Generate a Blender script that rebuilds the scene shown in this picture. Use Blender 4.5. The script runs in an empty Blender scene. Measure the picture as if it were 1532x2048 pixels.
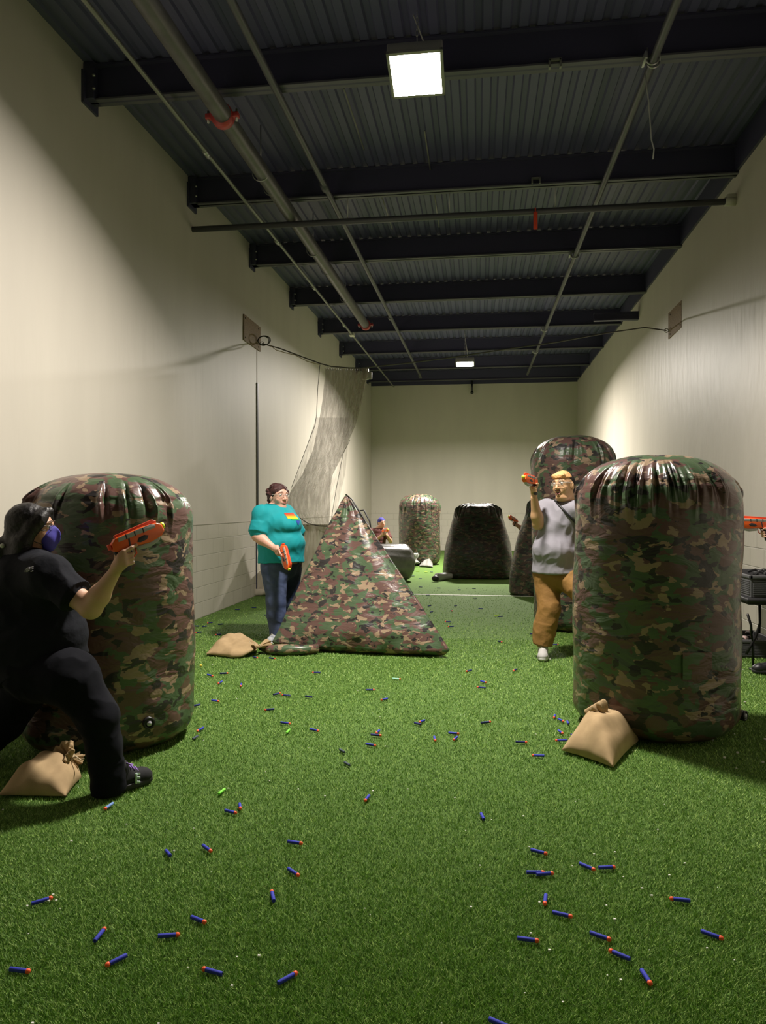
import bpy, bmesh, math, random
import numpy as np
from mathutils import Vector, Matrix
from mathutils.bvhtree import BVHTree
random.seed(7); RNG = np.random.default_rng(7)
SC = bpy.context.scene; COL = SC.collection
PI = math.pi
# ------------------------------------------------------------------ camera
F = 1450.0; CX, CY = 766.0, 1024.0; YAW = math.radians(7.5); CAMH = 1.45; PIT = math.radians(-0.40)
cd = bpy.data.cameras.new('camera'); cam = bpy.data.objects.new('camera', cd); COL.objects.link(cam)
cam.location = (0, 0, CAMH); cam.rotation_euler = (PI/2 + PIT, 0, YAW)
cd.sensor_fit = 'VERTICAL'; cd.sensor_height = 36; cd.lens = 36*F/2048; cd.clip_start = .05; cd.clip_end = 100
SC.camera = cam

def ray(px, py):
    x = (px-CX)/F; z = -(py-CY)/F; y = 1.0
    y, z = y*math.cos(PIT)-z*math.sin(PIT), y*math.sin(PIT)+z*math.cos(PIT)
    return x*math.cos(YAW)-y*math.sin(YAW), y*math.cos(YAW)+x*math.sin(YAW), z
def G(px, py, z=0.0):            # where a photo point meets the height z
    X, Y, Z = ray(px, py); t = (z-CAMH)/Z; return Vector((X*t, Y*t, z))
def P(px, py, y):                # a photo point at room depth y
    X, Y, Z = ray(px, py); t = y/Y; return Vector((X*t, y, CAMH+Z*t))
def PX(px, py, x):               # a photo point on a side wall x
    X, Y, Z = ray(px, py); t = x/X; return Vector((x, Y*t, CAMH+Z*t))
def V(*a): return Vector(a)

# ------------------------------------------------------------------ materials
MATS = {}
def mat(name, col, rough=.6, metal=0, emit=None, bump=None, spec=None, noise=None, sheen=0, alpha=None):
    if name in MATS: return MATS[name]
    m = bpy.data.materials.new(name); m.use_nodes = True; N = m.node_tree.nodes; L = m.node_tree.links
    b = N['Principled BSDF']
    b.inputs['Base Color'].default_value = (*col, 1); b.inputs['Roughness'].default_value = rough
    b.inputs['Metallic'].default_value = metal
    if spec is not None: b.inputs['Specular IOR Level'].default_value = spec
    if sheen: b.inputs['Sheen Weight'].default_value = sheen
    if emit: b.inputs['Emission Color'].default_value = (*emit[0], 1); b.inputs['Emission Strength'].default_value = emit[1]
    tc = N.new('ShaderNodeTexCoord')
    if noise:   # (scale, other colour, amount)
        n = N.new('ShaderNodeTexNoise'); n.inputs['Scale'].default_value = noise[0]; n.inputs['Detail'].default_value = 4
        L.new(tc.outputs['Object'], n.inputs['Vector'])
        r = N.new('ShaderNodeValToRGB'); r.color_ramp.elements[0].position = .5-noise[2]; r.color_ramp.elements[1].position = .5+noise[2]
        r.color_ramp.elements[0].color = (*col, 1); r.color_ramp.elements[1].color = (*noise[1], 1)
        L.new(n.outputs['Fac'], r.inputs['Fac']); L.new(r.outputs['Color'], b.inputs['Base Color'])
    if bump:    # (scale, strength, distance)
        n2 = N.new('ShaderNodeTexNoise'); n2.inputs['Scale'].default_value = bump[0]; n2.inputs['Detail'].default_value = 3
        L.new(tc.outputs['Object'], n2.inputs['Vector'])
        bp = N.new('ShaderNodeBump'); bp.inputs['Strength'].default_value = bump[1]; bp.inputs['Distance'].default_value = bump[2]
        L.new(n2.outputs['Fac'], bp.inputs['Height']); L.new(bp.outputs['Normal'], b.inputs['Normal'])
    MATS[name] = m; return m

def camo(name, scale=1.0, rough=.34, off=(0, 0, 0), dim=1.0, bumpk=1.0):
    m = bpy.data.materials.new(name); m.use_nodes = True; N = m.node_tree.nodes; L = m.node_tree.links
    b = N['Principled BSDF']; b.inputs['Roughness'].default_value = rough
    b.inputs['Specular IOR Level'].default_value = .5
    tc = N.new('ShaderNodeTexCoord'); mp = N.new('ShaderNodeMapping')
    mp.inputs['Location'].default_value = off; mp.inputs['Scale'].default_value = (scale, scale, scale*1.75)
    L.new(tc.outputs['Object'], mp.inputs['Vector'])
    # ragged edges: warp the coordinates
    nz = N.new('ShaderNodeTexNoise'); nz.inputs['Scale'].default_value = 9; nz.inputs['Detail'].default_value = 3
    L.new(mp.outputs[0], nz.inputs['Vector'])
    vm = N.new('ShaderNodeVectorMath'); vm.operation = 'MULTIPLY_ADD'
    L.new(nz.outputs['Color'], vm.inputs[0]); vm.inputs[1].default_value = (.13, .13, .13)
    L.new(mp.outputs[0], vm.inputs[2])
    def layer(sc, thr, o):
        ad = N.new('ShaderNodeVectorMath'); ad.operation = 'ADD'; ad.inputs[1].default_value = o
        L.new(vm.outputs[0], ad.inputs[0])
        n = N.new('ShaderNodeTexNoise'); n.inputs['Scale'].default_value = sc; n.inputs['Detail'].default_value = 1.8; n.inputs['Roughness'].default_value = .45
        L.new(ad.outputs[0], n.inputs['Vector'])
        g = N.new('ShaderNodeMath'); g.operation = 'GREATER_THAN'; g.inputs[1].default_value = thr
        L.new(n.outputs['Fac'], g.inputs[0]); return g
    def D(c): return tuple(x*dim for x in c)+(1,)
    cols = [(D((.052, .082, .042)), None), (D((.090, .048, .041)), (6.0, .50, (3, 1, 7))),
            (D((.225, .160, .105)), (7.5, .60, (11, 5, 2))), (D((.020, .018, .018)), (8.0, .60, (31, 9, 12)))]
    cur = N.new('ShaderNodeRGB'); cur.outputs[0].default_value = cols[0][0]; cur = cur.outputs[0]
    for c, (s, t, o) in cols[1:]:
        g = layer(s, t, o)
        mx = N.new('ShaderNodeMix'); mx.data_type = 'RGBA'; mx.inputs['B'].default_value = c
        L.new(g.outputs[0], mx.inputs['Factor']); L.new(cur, mx.inputs['A']); cur = mx.outputs['Result']
    L.new(cur, b.inputs['Base Color'])
    n2 = N.new('ShaderNodeTexNoise'); n2.inputs['Scale'].default_value = 5; n2.inputs['Detail'].default_value = 3; n2.inputs['Distortion'].default_value = .8
    mp2 = N.new('ShaderNodeMapping'); mp2.inputs['Scale'].default_value = (1, 1, 2.2); L.new(tc.outputs['Object'], mp2.inputs['Vector'])
    L.new(mp2.outputs[0], n2.inputs['Vector'])
    bp = N.new('ShaderNodeBump'); bp.inputs['Strength'].default_value = .5*bumpk; bp.inputs['Distance'].default_value = .03
    L.new(n2.outputs['Fac'], bp.inputs['Height']); L.new(bp.outputs['Normal'], b.inputs['Normal'])
    MATS[name] = m; return m

# ------------------------------------------------------------------ objects
def props(o, label=None, cat=None, group=None, kind=None):
    if label: o['label'] = label
    if cat: o['category'] = cat
    if group: o['group'] = group
    if kind: o['kind'] = kind
    return o
def thing(name, label, cat, loc, group=None):
    o = bpy.data.objects.new(name, None); COL.objects.link(o); o.location = loc; o.empty_display_size = .1
    return props(o, label, cat, group)
def wloc(o):
    v = Vector(o.location)
    while o.parent: o = o.parent; v += Vector(o.location)
    return v
def mk(name, vf, m, parent=None, loc=None, smooth=True, label=None, cat=None, group=None, kind=None):
    """verts are given in room coordinates; stored relative to loc (or to the parent's place)"""
    vs, fs = vf
    base = wloc(parent) if parent else Vector(loc if loc is not None else (0, 0, 0))
    me = bpy.data.meshes.new(name)
    a = np.asarray(vs, dtype=np.float64).reshape(-1, 3) - np.array(base)
    me.from_pydata(a.tolist(), [], [tuple(int(i) for i in f) for f in fs]); me.update()
    if smooth: me.shade_smooth()
    o = bpy.data.objects.new(name, me); COL.objects.link(o)
    if m: me.materials.append(m)
    if parent: o.parent = parent
    else: o.location = base
    return props(o, label, cat, group, kind)
def join(*vfs):
    V_, F_ = [], []; n = 0
    for vs, fs in vfs:
        vs = [tuple(v) for v in vs]
        V_ += vs; F_ += [tuple(i+n for i in f) for f in fs]; n += len(vs)
    return V_, F_
def frame(f, u=(0, 0, 1)):
    f = Vector(f).normalized(); u = Vector(u); r = f.cross(u).normalized(); u = r.cross(f).normalized()
    return r, f, u                      # right, forward, up
def box(c, h, R=None, bev=0.0, seg=2):
    bm = bmesh.new(); bmesh.ops.create_cube(bm, size=2)
    for v in bm.verts: v.co = Vector((v.co.x*h[0], v.co.y*h[1], v.co.z*h[2]))
    if bev: bmesh.ops.bevel(bm, geom=bm.edges[:], offset=bev, segments=seg, affect='EDGES', profile=.5)
    return out(bm, c, R)
def out(bm, c=(0, 0, 0), R=None):
    bm.verts.index_update(); c = Vector(c)
    if R is None: vs = [tuple(v.co+c) for v in bm.verts]
    else: vs = [tuple(R[0]*v.co.x+R[1]*v.co.y+R[2]*v.co.z+c) for v in bm.verts]
    fs = [tuple(v.index for v in f.verts) for f in bm.faces]; bm.free(); return vs, fs
def prism(prof, t, c=(0, 0, 0), R=None, bev=0.0, seg=2):
    """outline in the local x-z plane, thickness 2t along local y"""
    bm = bmesh.new(); vs = [bm.verts.new((x, -t, z)) for x, z in prof]; f = bm.faces.new(vs)
    r = bmesh.ops.extrude_face_region(bm, geom=[f])
    bmesh.ops.translate(bm, vec=(0, 2*t, 0), verts=[v for v in r['geom'] if isinstance(v, bmesh.types.BMVert)])
    bmesh.ops.recalc_face_normals(bm, faces=bm.faces)
    if bev: bmesh.ops.bevel(bm, geom=bm.edges[:], offset=bev, segments=seg, affect='EDGES', profile=.5)
    return out(bm, c, R)
def tube(pts, r, n=8, closed=False, caps=True):
    pts = [Vector(p) for p in pts]; m = len(pts); rr = r if isinstance(r, (list, tuple)) else [r]*m
    vs, fs = [], []; prev = None
    for i, p in enumerate(pts):
        a = pts[(i-1) % m] if (closed or i > 0) else p; b = pts[(i+1) % m] if (closed or i < m-1) else p
        d = (b-a).normalized()
        if prev is None:
            s = d.cross(V(0, 0, 1));
            if s.length < .05: s = d.cross(V(1, 0, 0))
        else: s = prev - d*prev.dot(d)
        s.normalize(); prev = s; t = d.cross(s)
        for k in range(n):
            a_ = 2*PI*k/n; vs.append(tuple(p+(s*math.cos(a_)+t*math.sin(a_))*rr[i]))
    for i in range(m if closed else m-1):
        j = (i+1) % m
        for k in range(n): fs.append((i*n+k, i*n+(k+1) % n, j*n+(k+1) % n, j*n+k))
    if caps and not closed:
        fs.append(tuple(range(n-1, -1, -1))); fs.append(tuple((m-1)*n+k for k in range(n)))
    return vs, fs
def arc(c, a, b, r, t0, t1, n=12): return [Vector(c)+Vector(a)*r*math.cos(t0+(t1-t0)*i/n)+Vector(b)*r*math.sin(t0+(t1-t0)*i/n) for i in range(n+1)]
def ball(c, r, R=None, n=16):
    bm = bmesh.new(); bmesh.ops.create_uvsphere(bm, u_segments=n, v_segments=max(6, n//2+2), radius=1)
    r = (r, r, r) if isinstance(r, (int, float)) else r
    for v in bm.verts: v.co = Vector((v.co.x*r[0], v.co.y*r[1], v.co.z*r[2]))
    return out(bm, c, R)
def grid(fn, nu, nv, wrap_u=False):
    vs = [tuple(fn(i, j)) for j in range(nv) for i in range(nu)]; fs = []
    for j in range(nv-1):
        for i in range(nu if wrap_u else nu-1):
            k = (i+1) % nu; fs.append((j*nu+i, j*nu+k, (j+1)*nu+k, (j+1)*nu+i))
    return vs, fs

# ------------------------------------------------------------------ smooth solids (blended volumes turned into ONE surface)
def vnoise(p, s, seed=0):
    """cheap smooth noise in [-1,1] from sums of sines"""
    r = np.random.default_rng(seed); o = np.zeros(len(p))
    for k in range(6):
        w = r.normal(size=3); w /= np.linalg.norm(w); o += np.sin(p@w*s*(1+.35*k)+r.uniform(0, 6.28))/(1+.3*k)
    return o/3.2
class Solid:
    def __init__(s, vox): s.v = vox; s.ops = []
    def _add(s, kind, par, lo, hi, k, sub): s.ops.append((kind, par, np.array(lo), np.array(hi), k, sub)); return s
    def cap(s, a, b, ra, rb=None, k=.02, w=None, f=1.0, flat=False, sub=False):
        rb = ra if rb is None else rb; a = np.array(a, float); b = np.array(b, float); R = max(ra, rb)*max(1, f)
        return s._add('cone' if flat else 'cap', (a, b, ra, rb, None if w is None else np.array(Vector(w).normalized()), f), np.minimum(a, b)-R, np.maximum(a, b)+R, k, sub)
    def chain(s, pts, rs, k=.012, **kw):
        for i in range(len(pts)-1): s.cap(pts[i], pts[i+1], rs[i], rs[i+1], k, **kw)
        return s
    def ell(s, c, r, R=None, k=.02, sub=False):
        R = np.eye(3) if R is None else np.array([list(x) for x in R]); c = np.array(c, float); m = max(r)
        return s._add('ell', (c, np.array(r, float), R), c-m, c+m, k, sub)
    def box(s, c, h, R=None, rd=.01, k=.01, sub=False):
        R = np.eye(3) if R is None else np.array([list(x) for x in R]); c = np.array(c, float); m = float(np.linalg.norm(h))
        return s._add('box', (c, np.array(h, float), R, rd), c-m, c+m, k, sub)
    def build(s, wr=None, cutz=None):
        v = s.v; adds = [o for o in s.ops if not o[5]]
        lo = np.min([o[2] for o in adds], 0)-4*v; hi = np.max([o[3] for o in adds], 0)+4*v
        n = np.ceil((hi-lo)/v).astype(int)+1; f = np.full(n, 1.0, np.float32)
        ax = [lo[i]+v*np.arange(n[i]) for i in range(3)]
        for kind, par, l, h, k, sub in s.ops:
            m = k+3*v; i0 = np.clip(np.floor((l-m-lo)/v).astype(int), 0, n-1); i1 = np.clip(np.ceil((h+m-lo)/v).astype(int)+1, 1, n)
            if np.any(i1 <= i0): continue
            sl = tuple(slice(i0[i], i1[i]) for i in range(3))
            X, Y, Z = np.meshgrid(*[ax[i][sl[i]] for i in range(3)], indexing='ij'); p = np.stack([X, Y, Z], -1)
            if kind in ('cap', 'cone'):
                a, b, ra, rb, w, q = par; d = b-a; L2 = max(float(d@d), 1e-12); pa = p-a; tr = (pa@d)/L2; t = np.clip(tr, 0, 1)
                e = pa-t[..., None]*d if kind == 'cap' else pa-tr[..., None]*d
                if w is not None: e = e-(e@w)[..., None]*w*(1-1/q)
                D = np.sqrt((e*e).sum(-1))-(ra+(rb-ra)*t)
                if kind == 'cone': D = np.maximum(D, np.maximum(-tr, tr-1)*math.sqrt(L2))
            elif kind == 'ell':
                c, r, R = par; q = (p-c)@R.T; k0 = np.sqrt(((q/r)**2).sum(-1)); k1 = np.sqrt(((q/r**2)**2).sum(-1)); D = k0*(k0-1)/np.maximum(k1, 1e-9)
            else:
                c, hh, R, rd = par; q = np.abs((p-c)@R.T)-(hh-rd); D = np.sqrt((np.maximum(q, 0)**2).sum(-1))+np.minimum(q.max(-1), 0)-rd
            A = f[sl]
            if sub: D = -D; hk = np.maximum(k-np.abs(A-D), 0)/k; f[sl] = np.maximum(A, D)+hk*hk*k*.25
            else: hk = np.maximum(k-np.abs(A-D), 0)/k; f[sl] = np.minimum(A, D)-hk*hk*k*.25
        if cutz is not None: f = np.maximum(f, (cutz-ax[2])[None, None, :].astype(np.float32))
        f[0], f[-1], f[:, 0], f[:, -1], f[:, :, 0], f[:, :, -1] = 1, 1, 1, 1, 1, 1
        I = f < 0; c0 = I[:-1, :-1, :-1]; any_ = c0.copy(); all_ = c0.copy()
        for dx in (0, 1):
            for dy in (0, 1):
                for dz in (0, 1):
                    q = I[dx:n[0]-1+dx, dy:n[1]-1+dy, dz:n[2]-1+dz]; any_ |= q; all_ &= q
        act = any_ & ~all_; idx = np.argwhere(act); ids = np.full(act.shape, -1, np.int32); ids[act] = np.arange(len(idx))
        cs = np.array([(x, y, z) for x in (0, 1) for y in (0, 1) for z in (0, 1)]); val = np.stack([f[idx[:, 0]+c[0], idx[:, 1]+c[1], idx[:, 2]+c[2]] for c in cs], 1)
        acc = np.zeros((len(idx), 3)); cnt = np.zeros(len(idx))
        for i in range(8):
            for j in range(i+1, 8):
                if np.abs(cs[i]-cs[j]).sum() != 1: continue
                a, b = val[:, i], val[:, j]; x = (a < 0) != (b < 0); t = np.where(x, a/np.where(x, a-b, 1), 0)
                acc += np.where(x[:, None], cs[i]+t[:, None]*(cs[j]-cs[i]), 0); cnt += x
        vs = lo+v*(idx+acc/cnt[:, None]); F_ = []
        for A in range(3):
            B, C_ = (A+1) % 3, (A+2) % 3
            s0 = [slice(0, -1)]*3; s1 = [slice(0, -1)]*3; s1[A] = slice(1, None)
            a, b = I[tuple(s0)], I[tuple(s1)]; e = np.argwhere(a != b); e = e[(e[:, B] > 0) & (e[:, C_] > 0)]
            sgn = a[e[:, 0], e[:, 1], e[:, 2]]
            def g(db, dc):
                q = e.copy(); q[:, B] -= db; q[:, C_] -= dc; return ids[q[:, 0], q[:, 1], q[:, 2]]
            Q = np.stack([g(0, 0), g(1, 0), g(1, 1), g(0, 1)], 1); Q = np.where(sgn[:, None], Q, Q[:, ::-1]); F_.append(Q[(Q >= 0).all(1)])
        F_ = np.concatenate(F_)
        if wr is not None:       # cloth wrinkles: (scale, amplitude, seed[, stretch xyz])
            sc_, amp, seed = wr[:3]; st = np.array(wr[3]) if len(wr) > 3 else np.ones(3)
            nrm = np.zeros_like(vs); q = vs[F_]; fn = np.cross(q[:, 2]-q[:, 0], q[:, 3]-q[:, 1])
            for i in range(4): np.add.at(nrm, F_[:, i], fn)
            nrm /= np.maximum(np.linalg.norm(nrm, axis=1, keepdims=True), 1e-12)
            w1 = vnoise(vs*st, sc_, seed); w2 = 1-np.abs(vnoise(vs*st, sc_*1.7, seed+5)); vs = vs+nrm*(amp*(.6*w1+.7*(w2-.6)))[:, None]
        return vs, F_
# ------------------------------------------------------------------ the room
XL = -3.6; YB = 24.3; YF = -7.0
def XR(y): return 2.92+.017*(y-8)
def ZB(y): return 5.20+.0185*(y-6.36)        # underside of the beams: the roof rises a little to the back
def ZD(y): return ZB(y)+.34

def wallmat(name, col, joint_h, axis, gloss=.55, streak=0.0):
    m = bpy.data.materials.new(name); m.use_nodes = True; N = m.node_tree.nodes; L = m.node_tree.links; b = N['Principled BSDF']
    tc = N.new('ShaderNodeTexCoord'); sp = N.new('ShaderNodeSeparateXYZ'); L.new(tc.outputs['Object'], sp.inputs[0])
    cb = N.new('ShaderNodeCombineXYZ'); L.new(sp.outputs[axis], cb.inputs[0]); L.new(sp.outputs['Z'], cb.inputs[1])
    br = N.new('ShaderNodeTexBrick'); L.new(cb.outputs[0], br.inputs['Vector'])
    br.inputs['Scale'].default_value = 1; br.inputs['Brick Width'].default_value = .406; br.inputs['Row Height'].default_value = .203
    br.inputs['Mortar Size'].default_value = .006; br.inputs['Mortar Smooth'].default_value = .6
    br.inputs['Color1'].default_value = (1, 1, 1, 1); br.inputs['Color2'].default_value = (1, 1, 1, 1); br.inputs['Mortar'].default_value = (0, 0, 0, 1)
    lt = N.new('ShaderNodeMath'); lt.operation = 'LESS_THAN'; lt.inputs[1].default_value = joint_h; L.new(sp.outputs['Z'], lt.inputs[0])
    inv = N.new('ShaderNodeMath'); inv.operation = 'SUBTRACT'; inv.inputs[0].default_value = 1; L.new(br.outputs['Color'], inv.inputs[1])
    mj = N.new('ShaderNodeMath'); mj.operation = 'MULTIPLY'; L.new(inv.outputs[0], mj.inputs[0]); L.new(lt.outputs[0], mj.inputs[1])
    n = N.new('ShaderNodeTexNoise'); n.inputs['Scale'].default_value = 1.3; n.inputs['Detail'].default_value = 5
    mp = N.new('ShaderNodeMapping'); mp.inputs['Scale'].default_value = (1.6, 1.6, .35); L.new(tc.outputs['Object'], mp.inputs[0]); L.new(mp.outputs[0], n.inputs['Vector'])
    r = N.new('ShaderNodeValToRGB'); r.color_ramp.elements[0].position = .35; r.color_ramp.elements[1].position = .7
    r.color_ramp.elements[0].color = (*[c*.93 for c in col], 1); r.color_ramp.elements[1].color = (*col, 1); L.new(n.outputs['Fac'], r.inputs[0])
    mx = N.new('ShaderNodeMix'); mx.data_type = 'RGBA'; mx.inputs['B'].default_value = (*[c*.55 for c in col], 1)
    sc = N.new('ShaderNodeMath'); sc.operation = 'MULTIPLY'; sc.inputs[1].default_value = .55; L.new(mj.outputs[0], sc.inputs[0])
    L.new(sc.outputs[0], mx.inputs['Factor']); L.new(r.outputs[0], mx.inputs['A']); L.new(mx.outputs['Result'], b.inputs['Base Color'])
    # surface: shallow vertical trowel waves above, block faces below
    n3 = N.new('ShaderNodeTexNoise'); n3.inputs['Scale'].default_value = 3.0; n3.inputs['Detail'].default_value = 3
    mp3 = N.new('ShaderNodeMapping'); mp3.inputs['Scale'].default_value = (2.2, 2.2, .5); L.new(tc.outputs['Object'], mp3.inputs[0]); L.new(mp3.outputs[0], n3.inputs['Vector'])
    sb = N.new('ShaderNodeMath'); sb.operation = 'MULTIPLY_ADD'; sb.inputs[1].default_value = -1.2; L.new(mj.outputs[0], sb.inputs[0]); L.new(n3.outputs['Fac'], sb.inputs[2])
    bp = N.new('ShaderNodeBump'); bp.inputs['Strength'].default_value = .35+streak; bp.inputs['Distance'].default_value = .012+streak*.02
    L.new(sb.outputs[0], bp.inputs['Height']); L.new(bp.outputs[0], b.inputs['Normal'])
    b.inputs['Roughness'].default_value = gloss
    return m
WC = (.56, .520, .455)
m_wall_y = wallmat('cream_wall_paint', WC, 1.22, 'Y', .55)
m_wall_r = wallmat('cream_gloss_wall_paint', WC, 1.22, 'Y', .48, .25)
m_wall_x = wallmat('cream_end_wall_paint', WC, 1.3, 'X', .55)
m_ceil = mat('veiled_navy_deck_paint', (.085, .085, .165), .5)  # dark navy paint, lifted bluer by flare haze put into the colour
m_beam = mat('dark_navy_beam_paint', (.044, .042, .085), .5)
m_flange = mat('lighter_flange_paint', (.085, .082, .105), .5)  # bottom flange slightly lighter than the rest of the beam
m_pipe = mat('grey_painted_pipe', (.12, .115, .12), .42, .2, noise=(6, (.085, .08, .085), .15))
m_conduit = mat('grey_conduit', (.22, .22, .20), .4, .4)
m_cdark = mat('dark_painted_conduit', (.085, .085, .10), .45, .2)
m_red = mat('red_coupling', (.42, .05, .05), .45)
m_steel = mat('galvanised_steel', (.42, .42, .42), .35, .8)
m_black = mat('black_plastic', (.012, .012, .013), .45)
m_white = mat('white_paint_mark', (.75, .75, .68), .7)
m_osb = mat('osb_board', (.27, .185, .105), .75, noise=(45, (.19, .125, .07), .12), bump=(60, .3, .002))
m_dark = mat('dark_rope', (.05, .045, .035), .8)

def slab(name, a, b, m, **kw):
    a, b = Vector(a), Vector(b); return mk(name, box((a+b)/2, (b-a)/2), m, smooth=False, kind='structure', **kw)
# turf
def turfmat():
    m = bpy.data.materials.new('artificial_turf_backing'); m.use_nodes = True; N = m.node_tree.nodes; L = m.node_tree.links; b = N['Principled BSDF']
    tc = N.new('ShaderNodeTexCoord'); n = N.new('ShaderNodeTexNoise'); n.inputs['Scale'].default_value = 95; n.inputs['Detail'].default_value = 5; n.inputs['Roughness'].default_value = .7
    L.new(tc.outputs['Object'], n.inputs['Vector'])
    r = N.new('ShaderNodeValToRGB'); e = r.color_ramp.elements; e[0].position = .33; e[0].color = (.045, .10, .020, 1); e[1].position = .68; e[1].color = (.145, .25, .050, 1)
    L.new(n.outputs['Fac'], r.inputs[0])
    L.new(r.outputs[0], b.inputs['Base Color']); b.inputs['Roughness'].default_value = .8; b.inputs['Specular IOR Level'].default_value = .2
    bp = N.new('ShaderNodeBump'); bp.inputs['Strength'].default_value = .7; bp.inputs['Distance'].default_value = .01; L.new(n.outputs['Fac'], bp.inputs['Height']); L.new(bp.outputs[0], b.inputs['Normal'])
    return m
m_turf = turfmat()
slab('floor', (XL-.1, YF-.1, -.1), (3.6, YB+.1, 0), m_turf)
slab('wall_left', (XL-.2, YF-.1, 0), (XL, YB+.1, 6.3), m_wall_y)
def quadwall():
    y0, y1 = YF-.1, YB+.1; vs = []
    for y in (y0, y1):
        for x in (XR(y), XR(y)+.2):
            for z in (0, 6.3): vs.append((x, y, z))
    return vs, [(0, 1, 5, 4), (2, 6, 7, 3), (0, 4, 6, 2), (1, 3, 7, 5), (0, 2, 3, 1), (4, 5, 7, 6)]
mk('wall_right', quadwall(), m_wall_r, smooth=False, kind='structure')
slab('wall_back', (XL-.2, YB, 0), (3.6, YB+.2, 6.4), m_wall_x)
slab('wall_front', (XL-.2, YF-.2, 0), (3.6, YF, 6.3), m_wall_x)
# fluted steel roof deck, ribs running the length of the room
def deck():
    xs = [(XL-.15)]; pat = [(0, 0), (.06, 0), (.075, .025), (.125, .025), (.14, 0)]; prof = []; x = XL-.15
    while x < 3.7:
        for dx, dz in pat: prof.append((x+dx, dz))
        x += .152
    vs = [];
    for y in (YF-.1, YB+.1):
        for x, dz in prof: vs.append((x, y, ZD(y)+dz))
    n = len(prof); return vs, [(i, i+n, i+1+n, i+1) for i in range(n-1)]
mk('ceiling', deck(), m_ceil, smooth=False, kind='structure')
slab('ceiling', (XL-.2, YF-.2, 6.3), (3.7, YB+.2, 6.4), m_ceil)
# dark painted strip of the right wall above beam height, and back wall too
def strip():
    vs = []
    for y in (YF, YB):
        for x in (XR(y)-.03, XR(y)+.02):
            for z in (ZB(y)+.03, ZD(y)+.05): vs.append((x, y, z))
    return vs, [(0, 1, 5, 4), (2, 6, 7, 3), (0, 4, 6, 2), (1, 3, 7, 5), (0, 2, 3, 1), (4, 5, 7, 6)]
mk('trim_1', strip(), m_beam, smooth=False, kind='structure')
slab('trim_2', (XL, YB-.04, ZB(YB)), (XR(YB), YB+.02, ZD(YB)+.06), m_beam)
slab('trim_3', (XL, YF, 1.215), (XL+.006, YB, 1.228), m_wall_y)
# vertical black movement joint in the left wall, with a thin pale line above
y_j = 11.52
slab('trim_4', (XL-.01, y_j-.03, 1.30), (XL+.02, y_j+.03, 3.48), m_black)
slab('trim_5', (XL-.01, y_j-.012, 3.48), (XL+.008, y_j+.012, 4.10), m_wall_y)
slab('trim_6', (XL-.01, y_j-.06, 0), (XL+.012, y_j-.04, 1.30), m_beam)
# white field line painted on the turf
y_l = 11.95
o = mk('field_line', box((-.1, y_l, .003), (3.05, .028, .003)), m_white, smooth=False)
props(o, 'white painted line running straight across the green turf', 'line')

# ------------------------------------------------------------------ roof steel
names = ['behind the camera overhead', 'nearest in view, behind the near floodlight', 'second back, right above the thin cross pipe', 'third back from the near floodlight',
         'fourth back from the near floodlight', 'fifth back, just beyond the end of the thick grey pipe', 'sixth back, just behind the far floodlight', 'second from the back wall', 'closest to the back wall']
for i, y in enumerate([6.36, 8.78, 11.24, 13.7, 16.19, 18.71, 21.2, 23.4]):
    z = ZB(y); h = .33
    t = thing('roof_beam', 'dark navy steel I-beam across the ceiling, '+names[i+1], 'beam', (XL, y, z), 'roof beams across the ceiling')
    L0, L1 = XL-.02, XR(y)+.02
    mk('web', box(((L0+L1)/2, y, z+h/2), ((L1-L0)/2, .012, h/2)), m_beam, t, smooth=False)
    mk('bottom_flange', box(((L0+L1)/2, y, z+.008), ((L1-L0)/2, .06, .008)), m_flange, t, smooth=False)
    mk('top_flange', box(((L0+L1)/2, y, z+h-.008), ((L1-L0)/2, .06, .008)), m_beam, t, smooth=False)
    # bearing plate on the left wall
    mk('end_plate', join(box((XL+.05, y-.02, z+h/2), (.05, .075, h/2)), box((XL+.012, y, z+.10), (.012, .13, .15))), m_beam, t, smooth=False)
    for k, (xx) in enumerate((XL+.115,)):
        mk('bolt', join(*[tube([(xx-.02, y-.10, z+dz), (xx+.004, y-.10, z+dz)], .014, 6) for dz in (.08, .2)]), m_steel, t)
# short bracket beam low on the right wall
props(mk('bracket_beam', join(box((2.62, 14.4, 5.04), (.42, .05, .015)), box((2.62, 14.4, 5.10), (.42, .012, .07)), box((2.62, 14.4, 5.17), (.42, .05, .012))), m_beam, smooth=False),
      'short dark steel beam end sticking out past the right wall top', 'bracket')
def zz(y, z0): return z0+.0185*(y-6.36)
# thick sprinkler main
def ypipe(x0, y0, y1, z0, x1=None):
    x1 = x0 if x1 is None else x1
    return [V(x0+(x1-x0)*(i/8), y0+(y1-y0)*i/8, zz(y0+(y1-y0)*i/8, z0)) for i in range(9)]
def onpipe(x, y, z0): return V(x, y, zz(y, z0))
ZP = 5.03
t = thing('sprinkler_pipe', 'thick grey steel sprinkler main hung along the left of the ceiling', 'pipe', (-2.33, 6.0, ZP))
mk('pipe_body', tube(ypipe(-2.33, -2, 14.75, ZP, -2.30), .083, 24), m_pipe, t)
for y in (6.42, 14.72):
    c = onpipe(-2.33 if y < 10 else -2.30, y, ZP); q = []
    q.append(tube([c+V(0, -.045, 0), c+V(0, .045, 0)], .105, 28))
    for s in (-1, 1):
        q.append(box(c+V(s*.125, 0, 0), (.032, .03, .022), bev=.006))
    cp = mk('coupling', join(*q), m_red, t, label='red clamp coupling')
    for s in (-1, 1): mk('bolt', tube([c+V(s*.135, 0, -.055), c+V(s*.135, 0, .055)], .011, 8), m_steel, cp)
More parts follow.
